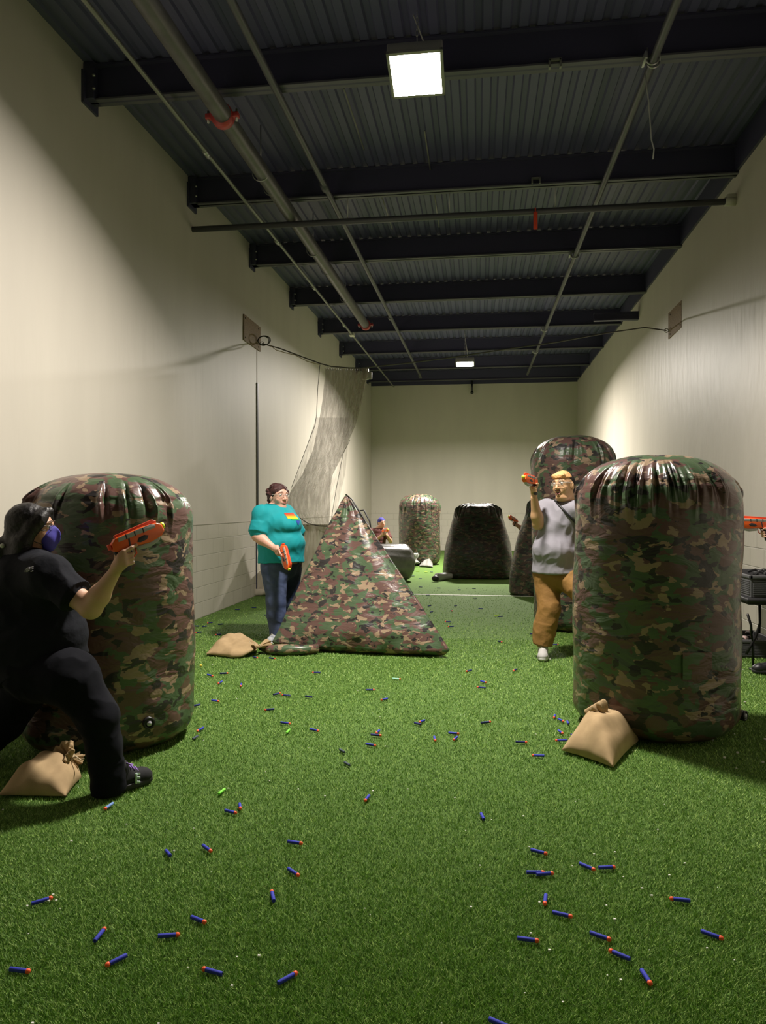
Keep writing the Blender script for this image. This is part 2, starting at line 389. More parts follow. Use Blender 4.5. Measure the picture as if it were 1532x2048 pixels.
for y in (7.6, 10.1, 12.6):
    c = onpipe(-2.33, y, ZP)
    mk('hanger', join(tube(arc(c, (1, 0, 0), (0, 0, 1), .092, 0, 2*PI, 24)[:-1], .006, 6, closed=True), tube([c+V(0, 0, .09), V(c.x, y, ZD(y))], .007, 6)), m_steel, t)
for y in (8.0, 11.0):
    c = onpipe(-2.33, y, ZP); mk('weld_seam', tube(arc(c, (1, 0, 0), (0, 0, 1), .084, 0, 2*PI, 28)[:-1], .004, 6, closed=True), m_conduit, t)
# slim conduits
t = thing('conduit', 'thin pale grey conduit running beside the left wall under the beams', 'conduit', (-2.85, 5, 5.08))
mk('conduit_body', tube(ypipe(-2.80, -2, 23.9, 5.10, -2.78), .021, 12), m_conduit, t)
for y in (7.25, 9.9, 12.2, 15.0): c = onpipe(-2.80, y, 5.10); mk('connector', tube([c+V(0, -.06, 0), c+V(0, .06, 0)], .030, 12), m_steel, t)
mk('junction_box', box(onpipe(-2.79, 15.9, 5.10), (.055, .09, .035), bev=.006), mat('pale_box', (.5, .48, .42), .5), t, label='pale square junction box')
t = thing('conduit', 'dark conduit running back between the thick pipe and the floodlights', 'conduit', (-1.78, 5, 5.16))
mk('conduit_body', tube(ypipe(-1.80, -2, 22.4, 5.16, -1.76), .034, 12), m_cdark, t)
for y in (8.35, 14.7, 22.2): c = onpipe(-1.79, y, 5.16); mk('connector', tube([c+V(0, -.07, 0), c+V(0, .07, 0)], .046, 12), m_cdark, t)
t = thing('conduit', 'dark conduit on the right of the ceiling, clamped at each beam', 'conduit', (1.46, 5, 5.16))
mk('conduit_body', tube(ypipe(1.42, -2, 22.3, 5.155, 1.46), .034, 12), m_cdark, t)
for y in (6.30, 11.24, 16.19, 18.71):
    c = onpipe(1.44, y, 5.155)
    mk('clamp', join(tube(arc(c, (1, 0, 0), (0, 0, 1), .05, PI, 2*PI, 12), .008, 8), tube(arc(c+V(-.03, -.10, -.03), (1, 0, 0), (0, 0, 1), .05, PI, 2*PI, 12), .007, 8),
                     box(c+V(-.085, -.06, -.01), (.012, .07, .03), bev=.004), tube([c+V(.05, 0, 0), c+V(.05, 0, .12)], .007, 6), tube([c+V(-.05, 0, 0), c+V(-.05, 0, .12)], .007, 6)), m_steel, t)
c = onpipe(1.40, 6.42, 5.12)
props(mk('hanging_wire', tube([c, P(1297, 200, 6.5), P(1300, 240, 6.5), P(1303, 280, 6.5), P(1308, 298, 6.5), P(1306, 318, 6.5)], .006, 6), mat('pale_wire', (.35, .35, .36), .5)),
      'loose thin wire dangling from the clamp on the right-hand conduit', 'wire')
# cross pipe
yc = 8.83; zc = 4.97
t = thing('cross_pipe', 'thin dark pipe crossing the room below the second beam', 'pipe', (XL, yc, zc))
mk('pipe_body', tube([(XL+.0, yc, zc), (0, yc, zc), (XR(yc)-.02, yc, zc)], .036, 16), m_cdark, t)
mk('wall_flange', join(tube([(XR(yc)-.12, yc, zc), (XR(yc)+.01, yc, zc)], .05, 16), box((XR(yc)-.05, yc, zc+.03), (.05, .03, .05), bev=.008)), mat('pale_box', (.5, .48, .42), .5), t)
for x in (-1.6, -.35, .9): mk('hanger', tube([(x, yc, zc+.03), (x, yc, ZD(yc))], .006, 6), m_steel, t)
c = P(1071, 425, yc-.05)
props(mk('red_strap', join(box(c+V(0, 0, -.095), (.024, .008, .105), bev=.007), tube(arc(V(c.x, yc, zc), (0, 1, 0), (0, 0, 1), .042, 0, 2*PI, 16)[:-1], .008, 6, closed=True)), mat('bright_red_orange', (.75, .07, .03), .5)),
      'bright red-orange strap hanging from the thin cross pipe', 'strap')
for (px, py, y) in ((1110, 128, 6.30), (1072, 362, 8.72)):
    c = P(px, py, y)
    props(mk('beam_clamp', join(box(c+V(0, 0, .03), (.05, .02, .008)), box(c+V(-.045, 0, 0), (.008, .02, .035)), box(c+V(.045, 0, 0), (.008, .02, .035))), m_conduit, smooth=False),
          'small pale clamp on the '+('nearest' if py < 200 else 'second')+' ceiling beam right of the floodlight', 'clamp', 'beam clamps')
for (a, b, y, d) in (((688, 178), (733, 296), 6.5, 'left of the near floodlight'), ((849, 262), (859, 322), 7.2, 'just below the near floodlight'), ((762, 388), (792, 440), 9.4, 'behind the thin cross pipe'), ((868, 383), (878, 460), 9.4, 'right of centre behind the cross pipe')):
    p = G(a[0], a[1], 5.5); q = V(p.x, p.y+1.25, 5.52)
    props(mk('brace_rod', tube([p, q], .009, 6), m_conduit), 'thin bright metal brace rod under the deck, '+d, 'rod', 'brace rods')
# bracket hanging in front of the back wall
c = P(944, 765, YB-.2)
props(mk('drop_bracket', join(tube([c+V(0, 0, .12), P(944, 785, YB-.2)], .035, 8), ball(P(944, 785, YB-.2), .055)), m_black), 'short black post hanging down in front of the back wall', 'bracket')

# ------------------------------------------------------------------ floodlights
LAMP_L = 25.0
m_lens = mat('lit_led_panel', (1, 1, 1), .5, emit=((1, .93, .82), LAMP_L))
m_house = mat('grey_lamp_housing', (.35, .34, .33), .4, .5)
def flood(c, label, watts, spread, tilt=15, s=.205):
    c = Vector(c); a = math.radians(tilt)
    r = V(1, 0, 0); n = V(0, -math.sin(a), -math.cos(a)); w = r.cross(n).normalized()      # n: where the panel looks
    t = thing('floodlight', label, 'light', c, 'hanging floodlights')
    R = (r, w, n)
    mk('housing', box(c-n*.045, (s+.015, s+.015, .045), R, bev=.012), m_house, t)
    fr = [box(c+r*sx*(s+.006)+n*.006, (.012, s+.018, .012), R) for sx in (-1, 1)]+[box(c+w*sy*(s+.006)+n*.006, (s+.018, .012, .012), R) for sy in (-1, 1)]
    mk('bezel', join(*fr), m_house, t, smooth=False)
    e = s-.006
    vs = [tuple(c+n*.008+r*x+w*y) for x, y in ((-e, -e), (-e, e), (e, e), (e, -e))]
    o = mk('lens', (vs, [(0, 1, 2, 3)]), m_lens, t, smooth=False)
    if o.data.polygons[0].normal.dot(n) < 0: o.data.flip_normals()
    ld = bpy.data.lights.new('led_light', 'AREA'); ld.shape = 'SQUARE'; ld.size = 2*e; ld.energy = watts; ld.spread = math.radians(spread); ld.color = (1, .925, .83)
    lo = bpy.data.objects.new('led_light', ld); COL.objects.link(lo); lo.parent = t; lo.location = n*.012; lo.rotation_euler = n.to_track_quat('-Z', 'Y').to_euler()
    top = c-n*.2; zt = ZD(c.y)
    mk('bracket', join(tube([c-n*.05+r*.15, top+V(.02, 0, 0), c-n*.05-r*.15], .008, 6)), m_steel, t)
    pts = []; k = int((zt-top.z)/.05)
    lk = []
    for i in range(max(2, k)):
        q = V(top.x, top.y, top.z+.02+i*.05); ax = (1, 0, 0) if i % 2 else (0, 1, 0)
        lk.append(tube([q+Vector(ax)*.010*math.cos(u)+V(0, 0, .030*math.sin(u)) for u in [2*PI*j/10 for j in range(10)]], .0035, 5, closed=True))
    mk('chain', join(*lk), m_steel, t)
    mk('power_cable', tube([c-n*.08+V(.06, 0, 0), top+V(.05, 0, .1), V(top.x-.03, top.y, zt-.05)], .006, 6), m_white, t)
    return t
flood(P(833, 147, 5.9), 'square white-lit floodlight hanging near the camera', 375, 160)
flood(P(930, 727, 17.5), 'small far floodlight hanging towards the back wall', 940, 168, 4)
# ------------------------------------------------------------------ inflatable bunkers
m_valve = mat('black_rubber_valve', (.01, .01, .01), .4)
m_hub = mat('pale_valve_hub', (.45, .45, .50), .4)
m_burlap = mat('tan_burlap', (.46, .33, .185), .9, noise=(16, (.38, .27, .15), .2), bump=(420, .35, .002), spec=.1)
m_string = mat('cotton_string', (.55, .45, .30), .9)
def folds(seed, n, w0, w1):
    r = random.Random(seed); return [(r.uniform(0, 2*PI), r.uniform(w0, w1), r.uniform(.35, 1), r.uniform(-.03, .03), r.choice((-1, 1, 1))) for _ in range(n)]
def can(name, label, c, R, H, m, seed, extra=(), top=.33, amp=.030, n=26, w=(.02, .06), tilt=(0, 0), seam=.19, taper=0.0, botR=.15, mat_off=0, sw=.16):
    """upright inflated cylinder: rounded foot, puckered seam under a domed lid"""
    c = V(c[0], c[1], 0); nu = 560; fo = folds(seed, n, *w)+[(math.radians(a_), w_, m_, z_, s_) for a_, w_, m_, z_, s_ in extra]; prof = []
    for i in range(11): a = PI/2*i/10; prof.append((R*(1-.42*(1-math.sin(a)**.9)), botR*(1-math.cos(a))))
    for i in range(1, 40): prof.append((R, botR+(H-top-botR)*i/40))
    for i in range(0, 40):
        a = PI/2*i/39; prof.append((R*max(0.0, math.cos(a))**.75, H-top+top*math.sin(a)**.95))
    prof = [(0.0, .004)]+prof
    rnd = random.Random(seed+1); ph = [rnd.uniform(0, 6.28) for _ in range(6)]
    def fn(i, j):
        r, z = prof[j]; th = 2*PI*i/nu; d = 0
        zs = H-seam
        for a, wd, am, dz, sg in fo:
            dth = (th-a+PI) % (2*PI)-PI
            dth += (z-zs)*dz*6
            g = math.exp(-((z-zs-dz)/(sw*(.35+.65*am)))**2)
            if abs(dth) < wd*5 and r > .1*R: d += amp*am*g*(math.exp(-(dth/wd)**2)-1.0*math.exp(-((dth-sg*1.7*wd)/wd)**2))
        d += .010*math.sin(3*th+ph[0]+z*2)*math.sin(z*5+ph[1])+.004*math.sin(9*th+ph[2])*math.sin(z*11+ph[3])
        if abs(z-zs) < .012: d -= .006
        if r < 1e-6: d = 0
        # base puckers
        if z < .3: d += .006*math.sin(17*th+ph[4])*(1-z/.3)
        rr = max(0, r+d*min(1, r/R*1.5))*(1-taper*(1-z/H))
        x, y = rr*math.cos(th), rr*math.sin(th)
        return c+V(x+tilt[0]*z, y+tilt[1]*z, max(.004, z+(-d*.3 if z > H-top else 0)))
    t = thing('inflatable_bunker', label, 'inflatable bunker', c, None)
    mk('vinyl_skin', grid(fn, nu, len(prof), True), m, t)
    return t
def valve(t, p, n_, r=.034):
    n_ = Vector(n_).normalized(); p = Vector(p); a = n_.cross(V(0, 0, 1)).normalized(); b = a.cross(n_)
    v = mk('valve', join(tube([p-n_*.02, p+n_*.03], r, 20), tube(arc(p+n_*.03, a, b, r*.82, 0, 2*PI, 20)[:-1], .008, 8, closed=True)), m_valve, t, label='black valve cap')
    mk('valve_hub', tube([p+n_*.028, p+n_*.038], r*.45, 14), m_hub, v)
cm_r = camo('camo_vinyl_right', 1.05, .31, (0, 0, 0), 1.12); cm_l = camo('camo_vinyl_left', 1.0, .31, (4, 2, 1.3), 1.3)
cm_t = camo('camo_vinyl_pyramid', 1.5, .38, (7, 3, 2), 1.55, .8); cm_b = camo('camo_vinyl_tall', 1.2, .42, (1, 8, 3)); cm_f = camo('camo_vinyl_far', 1.5, .38, (5, 5, 6), .85)
cm_d = camo('camo_vinyl_dark', 1.5, .36, (2, 6, 9), .38)
tR = can('right', 'big camouflage cylinder bunker at the right front beside the burlap sandbag', (1.16, 5.0), .52, 1.79, cm_r, 11, [(-149, .022, .9, .01, 1), (-140, .03, .8, 0, -1), (-129, .025, 1.1, .02, 1), (-121, .03, 1.2, .01, 1), (-113, .022, .9, -.01, -1), (-105, .028, 1.1, .0, 1), (-95, .022, .9, .01, 1), (-87, .02, .8, .02, -1), (-77, .024, 1, .0, 1), (-65, .03, .8, .01, 1)], amp=.036, n=18, w=(.020, .04), sw=.12)
tL = can('left', 'big camouflage cylinder bunker at the left front behind the person in black', (-2.30, 4.30), .51, 1.66, cm_l, 5, [(-68, .03, .8, .015, 1), (-53, .038, 1.15, .0, 1), (-33, .034, 1.0, -.01, -1), (-18, .028, .95, -.015, -1), (-98, .022, .6, 0, 1)], amp=.050, n=9, w=(.015, .03), top=.30, seam=.17, sw=.09)
tT = can('tall', 'tall camouflage cylinder bunker behind the person in the grey shirt', (1.12, 8.90), .50, 2.30, cm_b, 8, amp=.018, n=34, w=(.02, .05), top=.36, taper=.10)
tF = can('far', 'camouflage cylinder bunker far back in front of the end wall', (-1.48, 18.3), .52, 1.78, cm_f, 9, amp=.030, n=34, w=(.03, .06), top=.34, seam=.26, sw=.22)
p = P(1487, 1430, 4.93); d = (p-V(1.16, 5.0, p.z)).normalized(); p = V(1.16, 5.0, p.z)+d*.52; valve(tR, p, (d+V(.1, -.75, 0)))
a = math.radians(-38); d = V(math.cos(a), math.sin(a), 0); p = V(-2.30, 4.30, .20)+d*.50; valve(tL, p, d+V(.1, -.4, 0))
# sewn patch low on the right bunker
def patch_fn(i, j):
    a = math.radians(-86+20*i/12); z = .43+.16*j/4; return V(1.16+.532*math.cos(a), 5.0+.532*math.sin(a), z)
mk('sewn_patch', grid(patch_fn, 13, 5), cm_l, tR, label='square sewn camouflage patch')

def loft(rings, close=True):
    n = len(rings[0]); vs = [tuple(p) for r in rings for p in r]; fs = []
    for j in range(len(rings)-1):
        for i in range(n): k = (i+1) % n; fs.append((j*n+i, j*n+k, (j+1)*n+k, (j+1)*n+i))
    if close:
        fs.append(tuple(range(n-1, -1, -1))); m = len(rings)-1; fs.append(tuple(m*n+i for i in range(n)))
    return vs, fs
# pyramid (three sided)
def pyramid():
    A, B, C_ = V(-.27, 6.93, 0), V(-2.07, 7.12, 0), V(-1.42, 8.75, 0); apex = P(692, 988, 7.6)
    cen = (A+B+C_)/3; rings = []; per = 60
    rnd = random.Random(3); ph = [rnd.uniform(0, 6) for _ in range(8)]
    levels = [(-.03, .86, .003), (-.02, .95, .03)]+[(h, 1, None) for h in np.linspace(0, 1, 70)]
    for h, sc, zf in levels:
        ring = []; hh = max(0, h); s = (1-hh)**.94 if hh < 1 else 0.004
        for E0, E1 in ((A, B), (B, C_), (C_, A)):
            for k in range(per):
                t = k/per; p = E0.lerp(E1, t); o = ((E0+E1)/2-cen).normalized()
                bl = .13*(4*t*(1-t))**1.35*(1-.55*hh)*min(1, hh*6+.35)
                q = cen+(p-cen)*sc+o*bl; q = cen+(q-cen)*s
                cor = abs(2*t-1)**6
                z = hh*apex.z+(.055+.03*cor)*(1-hh)*(1 if h >= 0 else 0)
                if zf is not None: z = zf
                q = V(q.x+(apex.x-cen.x)*hh, q.y+(apex.y-cen.y)*hh, z)
                wv = .012*math.sin(7*t*PI+ph[0]+hh*9)*math.sin(hh*14+ph[1]+3*t)+.006*math.sin(31*t+ph[2]+hh*17)*(1-hh)
                if h >= 0 and hh < .97: q += o*wv
                # small vertical puckers by the bottom seam
                if 0 <= h < .08: q += o*.010*math.sin(40*t+ph[3])*(1-h/.08)
                ring.append(q)
        rings.append(ring)
    t = thing('inflatable_bunker', 'camouflage pyramid bunker pointing up in the middle of the turf', 'inflatable bunker', cen)
    mk('vinyl_skin', loft(rings), cm_t, t)
    e = apex+(A-apex)*.16
    mk('corner_seam', tube([apex+V(0, 0, -.005)]+[apex+(A-apex)*f_+V(.015, -.01, .02) for f_ in (.05, .1, .15, .2, .26)]+[apex+(A-apex)*.29], .007, 6), m_black, t)
    mk('lifting_loop', tube([apex+(A-apex)*.12+V(.01, 0, .01), apex+(A-apex)*.13+V(.06, 0, .035), apex+(A-apex)*.2+V(.05, 0, .03), apex+(A-apex)*.24+V(.02, 0, .01)], .008, 6), m_black, t)
    # fill sleeve lying on the turf at the left corner
    pts = [G(636, 1296, .06), G(606, 1298, .06), G(572, 1299, .06), G(545, 1298, .06), G(522, 1294, .055)]
    sv, sf = tube(pts, [.05, .055, .062, .055, .035], 20)
    sv = [(x, y, max(.006, z*.9+.003*math.sin(60*x))) for x, y, z in sv]
    mk('fill_sleeve', (sv, sf), cm_t, t)
    return t
tP = pyramid()
# trapezoid bunkers
def trap(label, c, w0, w1, d0, d1, H, rot, m, seed):
    rnd = random.Random(seed); ph = [rnd.uniform(0, 6) for _ in range(8)]; ca, sa = math.cos(rot), math.sin(rot); rings = []; n = 200
    L = [(.0, .93, .002), (.012, .985, .02)]+[(h, 1, None) for h in np.linspace(.03, .93, 40)]+[(.93+.07*math.sin(a), math.cos(a)**.5, None) for a in np.linspace(.1, 1.52, 16)]
    for h, s, zf in L:
        hw = (w0+(w1-w0)*h)/2*s; hd = (d0+(d1-d0)*h)/2*s; hw *= 1+.10*math.sin(PI*min(1, h*1.1)); hd *= 1+.18*math.sin(PI*min(1, h*1.1)); ring = []
        for i in range(n):
            th = 2*PI*i/n; cx, cy = math.cos(th), math.sin(th); e = 2/5.0
            x = hw*math.copysign(abs(cx)**e, cx); y = hd*math.copysign(abs(cy)**e, cy)
            z = H*h if zf is None else zf
            d = .008*math.sin(6*th+ph[0]+h*7)*math.sin(h*9+ph[1])
            if h > .6: d += .020*math.exp(-((h-.93)/.07)**2)*math.sin(23*th+ph[2]+2*math.sin(3*th))
            cr = abs(math.sin(2*th))**6; z = z+(.03*cr if h > .9 else 0)
            x *= 1+d/max(hw, .1); y *= 1+d/max(hd, .1)
            ring.append(V(c[0]+x*ca-y*sa, c[1]+x*sa+y*ca, max(.003, z)))
        rings.append(ring)
    t = thing('inflatable_bunker', label, 'inflatable bunker', (c[0], c[1], 0)); mk('vinyl_skin', loft(rings), m, t)
    return t
tD = trap('dark wedge-shaped bunker with a shiny flat top near the end wall', (-.01, 15.1), 1.44, .88, .95, .5, 1.50, .02, cm_d, 4)
s0 = G(892, 1152, .08); mk('fill_sleeve', join(tube([s0+V(.12, .02, 0), s0+V(.02, 0, 0), G(874, 1155, .07)], [.045, .07, .085], 18), ), mat('grey_sleeve', (.30, .30, .28), .35), tD, label='pale grey open fill sleeve')
mk('sleeve_mouth', ball(G(871, 1157, .065), (.075, .05, .058)), m_black, tD)
tE = trap('narrow-topped wedge bunker half hidden behind the tall cylinder', (1.28, 12.25), 1.45, .82, 1.0, .5, 1.60, -.42, camo('camo_vinyl_wedge', 1.5, .38, (8, 2, 4), .6), 6)
# barrel bunker lying down behind the pyramid
def barrel():
    x1, x0 = -1.36, -3.1; yc_, R = 14.35, .37; prof = [(0, 0)]
    for i in range(12): a = PI/2*i/11; prof.append((R*math.sin(a)**.6, .16*(1-math.cos(a))))
    for i in range(1, 30): prof.append((R, .16+(x1-x0-.32)*i/30))
    for i in range(12): a = PI/2*i/11; prof.append((R*math.cos(a)**.6, x1-x0-.16+.16*math.sin(a)))
    prof.append((0, x1-x0)); nu = 120
    def fn(i, j):
        r, s = prof[j]; th = 2*PI*i/nu; d = -.012 if abs(s-(x1-x0-.34)) < .03 else 0
        d += .006*math.sin(11*th+s*4)*(1 if r > 0 else 0); x = x1-s; yy = (r+d)*math.cos(th); z = max(-R+.02, (r+d)*math.sin(th))
        ang = .62; dx = x-x1; return V(x1+dx*math.cos(ang)-yy*math.sin(ang), yc_+dx*math.sin(ang)+yy*math.cos(ang), z+R-.015)
    t = thing('inflatable_bunker', 'barrel-shaped bunker, grey from painted glare, lying on its side behind the pyramid', 'inflatable bunker', (x1-1, yc_, 0))
    mk('vinyl_skin', grid(fn, nu, len(prof), True), mat('glare_grey_vinyl', (.13, .13, .125), .28, noise=(7, (.20, .195, .18), .2), bump=(12, .5, .01)), t)  # glare on dark camouflage vinyl put into the grey colour
barrel()

# ------------------------------------------------------------------ sandbags
def sandbag(name, label, corners, T, neck, ruffle, m=None, seed=1, tie=True, cup=.075, pull=.72):
    """corners: front-left, front-right, back-right, back-left on the turf (back = the tied end)"""
    m = m or m_burlap; a, b, c, d = [Vector((q[0], q[1], 0)) for q in corners]; rnd = random.Random(seed); ph = [rnd.uniform(0, 6) for _ in range(8)]
    n = 46; top, bot = {}, {}
    vs, fs = [], []
    mid = (c+d)/2; nk = Vector((neck[0], neck[1], 0))
    def base(u, v):      # u -1..1 front->back ; v -1..1 left->right
        s, t = (v+1)/2, (u+1)/2; t2 = t
        l = a.lerp(d, t2); r = b.lerp(c, t2); p = l.lerp(r, s)
        # pull the back end in towards the neck
        k = max(0, (t-pull)/(1-pull))**1.7; p = p.lerp(nk, k*.86)
        # sides belly inwards a touch between the ears
        ce = l.lerp(r, .5); p = ce+(p-ce)*(1-.07*math.sin(PI*t)*1.0)
        fr = a.lerp(b, s); p += ((c+d)/2-(a+b)/2).normalized()*.02*math.sin(PI*s)*(1-t)**3
        return p
    def hgt(u, v):
        e = max(0, 1-abs(v)**2.1)**.62*max(0, 1-abs(u)**2.5)**.62
        w = .010*math.sin(5*u+3*v+ph[0])+.007*math.sin(9*v-4*u+ph[1])
        kk = max(0, (u-.2)/.8); w += .016*kk*math.sin(10*v+ph[2])
        return T*e+w*min(1, e*1.5)
    for side in (1, -1):
        for j in range(n):
            for i in range(n):
                u = -1+2*j/(n-1); v = -1+2*i/(n-1); p = base(u, v); h = hgt(u, v)
                z = .022+(h if side > 0 else -.016*min(1, h/T*2)); tt = (u+1)/2
                z += max(0, (tt-.86)/.14)*neck[2]*.6
                vs.append((p.x, p.y, z))
    for s in (0, 1):
        o = s*n*n
        for j in range(n-1):
            for i in range(n-1):
                q = (o+j*n+i, o+j*n+i+1, o+(j+1)*n+i+1, o+(j+1)*n+i); fs.append(q if s == 0 else q[::-1])
    loop = [i for i in range(n)]+[j*n+n-1 for j in range(1, n)]+[(n-1)*n+i for i in range(n-2, -1, -1)]+[j*n for j in range(n-2, 0, -1)]
    for k in range(len(loop)): q0, q1 = loop[k], loop[(k+1) % len(loop)]; fs.append((q0, q0+n*n, q1+n*n, q1))
    cen = (a+b+c+d)/4; t = thing('sandbag', label, 'sandbag', cen)
    o = mk('bag_body', (vs, fs), m, t); 
    bm = bmesh.new(); bm.from_mesh(o.data); bmesh.ops.remove_doubles(bm, verts=bm.verts, dist=.0008); bmesh.ops.recalc_face_normals(bm, faces=bm.faces); bm.to_mesh(o.data); bm.free()
    # gathered neck that flares into a crumpled mouth
    n0 = Vector(neck); n1 = Vector(ruffle); ax = (n1-n0); L_ = ax.length; ax.normalize(); r_, f_, u_ = frame(ax, (0, 0, 1) if abs(ax.z) < .9 else (0, 1, 0)); nu = 72; rows = []
    pr = [(-.5, .75), (-.25, .45), (0, .30), (.12, .27), (.3, .45), (.55, .8), (.8, 1.0), (.95, .95), (1.0, .85), (.9, .72), (.65, .5), (.4, .25)]
    def fn(i, j):
        s, rr = pr[j]; th = 2*PI*i/nu; R_ = cup*rr*(1+.16*math.sin(7*th+ph[3]+s)+.10*math.sin(13*th+ph[4]))
        return n0+ax*(s*L_)+r_*R_*math.cos(th)+u_*R_*math.sin(th)*.8+V(0, 0, 0)
    gv, gf = grid(fn, nu, len(pr), True); gv = [(x, y, max(.01, z)) for x, y, z in gv]
    mk('gathered_neck', (gv, gf), m, t)
    if tie: mk('tie_string', join(tube([n0+ax*L_*.10+r_*cup*.34*math.cos(q)+u_*cup*.3*math.sin(q) for q in [2*PI*k/16 for k in range(16)]], .006, 6, closed=True),
                     tube([n0+ax*L_*.1-r_*.02, n0-r_*.06+V(0, 0, .02), n0-r_*.11+V(0, 0, .015), n0-r_*.14+V(0, 0, .03)], .004, 5)), m_string, t)
    return t
sandbag('l', 'burlap sandbag at the left front, half in the shadow of the person in black', [G(-6, 1600), G(132, 1602), G(176, 1552), G(62, 1535)], .13, tuple(G(142, 1516, .11)), tuple(G(142, 1516, .11)+V(-.03, -.045, .05)), seed=2, cup=.078)
sandbag('r', 'tan burlap sandbag leaning on the foot of the right front cylinder', [G(1122, 1508), G(1226, 1543), G(1286, 1482), G(1182, 1452)], .20, (.765, 4.52, .14), (.70, 4.56, .24), seed=5, cup=.080, pull=.86)
sandbag('t', 'tan burlap sandbag lying at the left corner of the pyramid', [G(448, 1278), G(411, 1313), G(478, 1322), G(520, 1292)], .13, tuple(G(517, 1293, .09)), tuple(G(538, 1287, .10)), seed=7, cup=.05)
m_wbag = mat('pale_plastic_bag', (.26, .26, .24), .3, bump=(30, .5, .01))
sandbag('w', 'pale shiny plastic weight bag at the foot of the far cylinder', [G(838, 1134), G(866, 1136), G(868, 1124), G(848, 1122)], .16, (-1.50, 17.50, .16), (-1.54, 17.56, .30), m_wbag, seed=9, tie=False, cup=.10)
def crumple(label, c, r, seed, m):
    s = Solid(.012); rnd = random.Random(seed)
    for _ in range(9): s.ell(V(*c)+V(rnd.uniform(-r, r)*.7, rnd.uniform(-r, r)*.5, rnd.uniform(0, r)*.9), (r*.5, r*.4, r*.45), k=.03)
    return props(mk('plastic_bag', s.build((25, .012, seed), .004), m, loc=(c[0], c[1], 0)), label, 'bag')
crumple('small white crumpled bag on the turf left of the half hidden wedge bunker', (G(1037, 1133).x+.02, G(1037, 1133).y, .06), .13, 4, mat('white_plastic', (.75, .75, .70), .4))

# ------------------------------------------------------------------ wall boards, cable and netting
def wallboard(label, x, pts, sx):
    ys = [q.y for q in pts]; y0, y1 = min(ys), max(ys); zt = max(q.z for q in pts); zb = min(q.z for q in pts)
    c = V(x, (y0+y1)/2, (zt+zb)/2); t = thing('plywood_board', label, 'board', c)
    mk('board', box(c+V(sx*.010, 0, 0), (.009, (y1-y0)/2, (zt-zb)/2)), m_osb, t, smooth=False)
    q = V(c.x+sx*.030, y1-.06, zb+.12)
    mk('eye_bolt', join(tube(arc(q+V(sx*.03, 0, 0), (1, 0, 0), (0, 0, 1), .03, 0, 2*PI, 14)[:-1], .007, 6, closed=True), tube([q-V(sx*.03, 0, 0), q], .012, 8)), m_steel, t)
    for y in (y0+.05, y1-.12):
        for z in (zb+.05, zt-.05): mk('lag_bolt', tube([V(c.x+sx*.015, y, z), V(c.x+sx*.026, y, z)], .012, 6), m_black, t)
    return q
qL = wallboard('square wooden board on the left wall holding the net cable', XL, [PX(486, 636, XL), PX(486, 680, XL), PX(519, 655, XL), PX(519, 693, XL)], 1)
xr = XR(12)
qR = wallboard('square wooden board on the right wall holding the net cable', xr, [PX(1339, 627, xr), PX(1339, 672, xr), PX(1365, 612, xr), PX(1365, 655, xr)], -1)
YN = 11.45
cpts = [qL+V(.03, 0, 0)]+[P(x, y, YN) for x, y in ((560, 697), (600, 712), (640, 727), (662, 733), (700, 736), (722, 736), (817, 726), (910, 714), (1015, 698), (1114, 684), (1213, 666))]+[P(1290, 655, 11.8), qR+V(-.03, 0, 0)]
m_cable = mat('steel_cable', (.13, .12, .11), .5, .5)
t = thing('net_cable', 'thin steel cable sagging right across the room between the wall boards', 'cable', tuple(cpts[0]))
mk('cable_strand', tube(cpts, .010, 8), m_cable, t)
c0 = P(527, 682, YN)
mk('cable_coil', join(*[tube([c0+V(.09*math.cos(a)*(1+.1*k), .02*k, .075*math.sin(a)+.01*k) for a in [2*PI*i/18 for i in range(18)]], .006, 6, closed=True) for k in range(3)]), m_dark, t, label='loose dark coil of cable')
mk('slack_cord', tube([P(540, 690, YN), P(552, 700, YN), P(572, 706, YN), P(590, 710, YN), P(615, 723, YN), P(638, 729, YN)], .007, 6), m_string, t)
def netmat(name, col, a, cell):
    m = bpy.data.materials.new(name); m.use_nodes = True; N = m.node_tree.nodes; L = m.node_tree.links; b = N['Principled BSDF']
    b.inputs['Base Color'].default_value = (*col, 1); b.inputs['Roughness'].default_value = .9; b.inputs['Specular IOR Level'].default_value = .1
    tc = N.new('ShaderNodeTexCoord'); n = N.new('ShaderNodeTexNoise'); n.inputs['Scale'].default_value = 6; n.inputs['Detail'].default_value = 3
    mp = N.new('ShaderNodeMapping'); mp.inputs['Scale'].default_value = (4, 4, .6); mp.inputs['Rotation'].default_value = (0, .25, 0)
    L.new(tc.outputs['Object'], mp.inputs[0]); L.new(mp.outputs[0], n.inputs['Vector'])
    r = N.new('ShaderNodeMapRange'); r.inputs['From Min'].default_value = .35; r.inputs['From Max'].default_value = .65; r.inputs['To Min'].default_value = a-.10; r.inputs['To Max'].default_value = min(1, a+.10)
    L.new(n.outputs['Fac'], r.inputs[0]); L.new(r.outputs[0], b.inputs['Alpha']); return m
m_net = netmat('fine_brown_netting', (.33, .285, .215), .56, .02); m_net2 = netmat('net_skirt_fabric', (.58, .52, .42), .97, .02); m_net3 = netmat('sheer_netting', (.34, .30, .23), .30, .02)
def sheet(rows, nu, amp, freq, ph, y0, nv=60, ramp=0.0):
    ys = [r[0] for r in rows]
    def fn(i, j):
        y = ys[0]+(ys[-1]-ys[0])*j/(nv-1); l = float(np.interp(y, ys, [r[1] for r in rows])); r = float(np.interp(y, ys, [r[2] for r in rows])); u = i/(nu-1)
        d = amp*math.sin(freq*u*2*PI+ph+.6*math.sin(y*.02))+amp*.5*math.sin(freq*2.3*u*2*PI+ph*2+y*.01)
        return P(l+(r-l)*u, y, y0+d+ramp*j/(nv-1))
    return grid(fn, nu, nv)
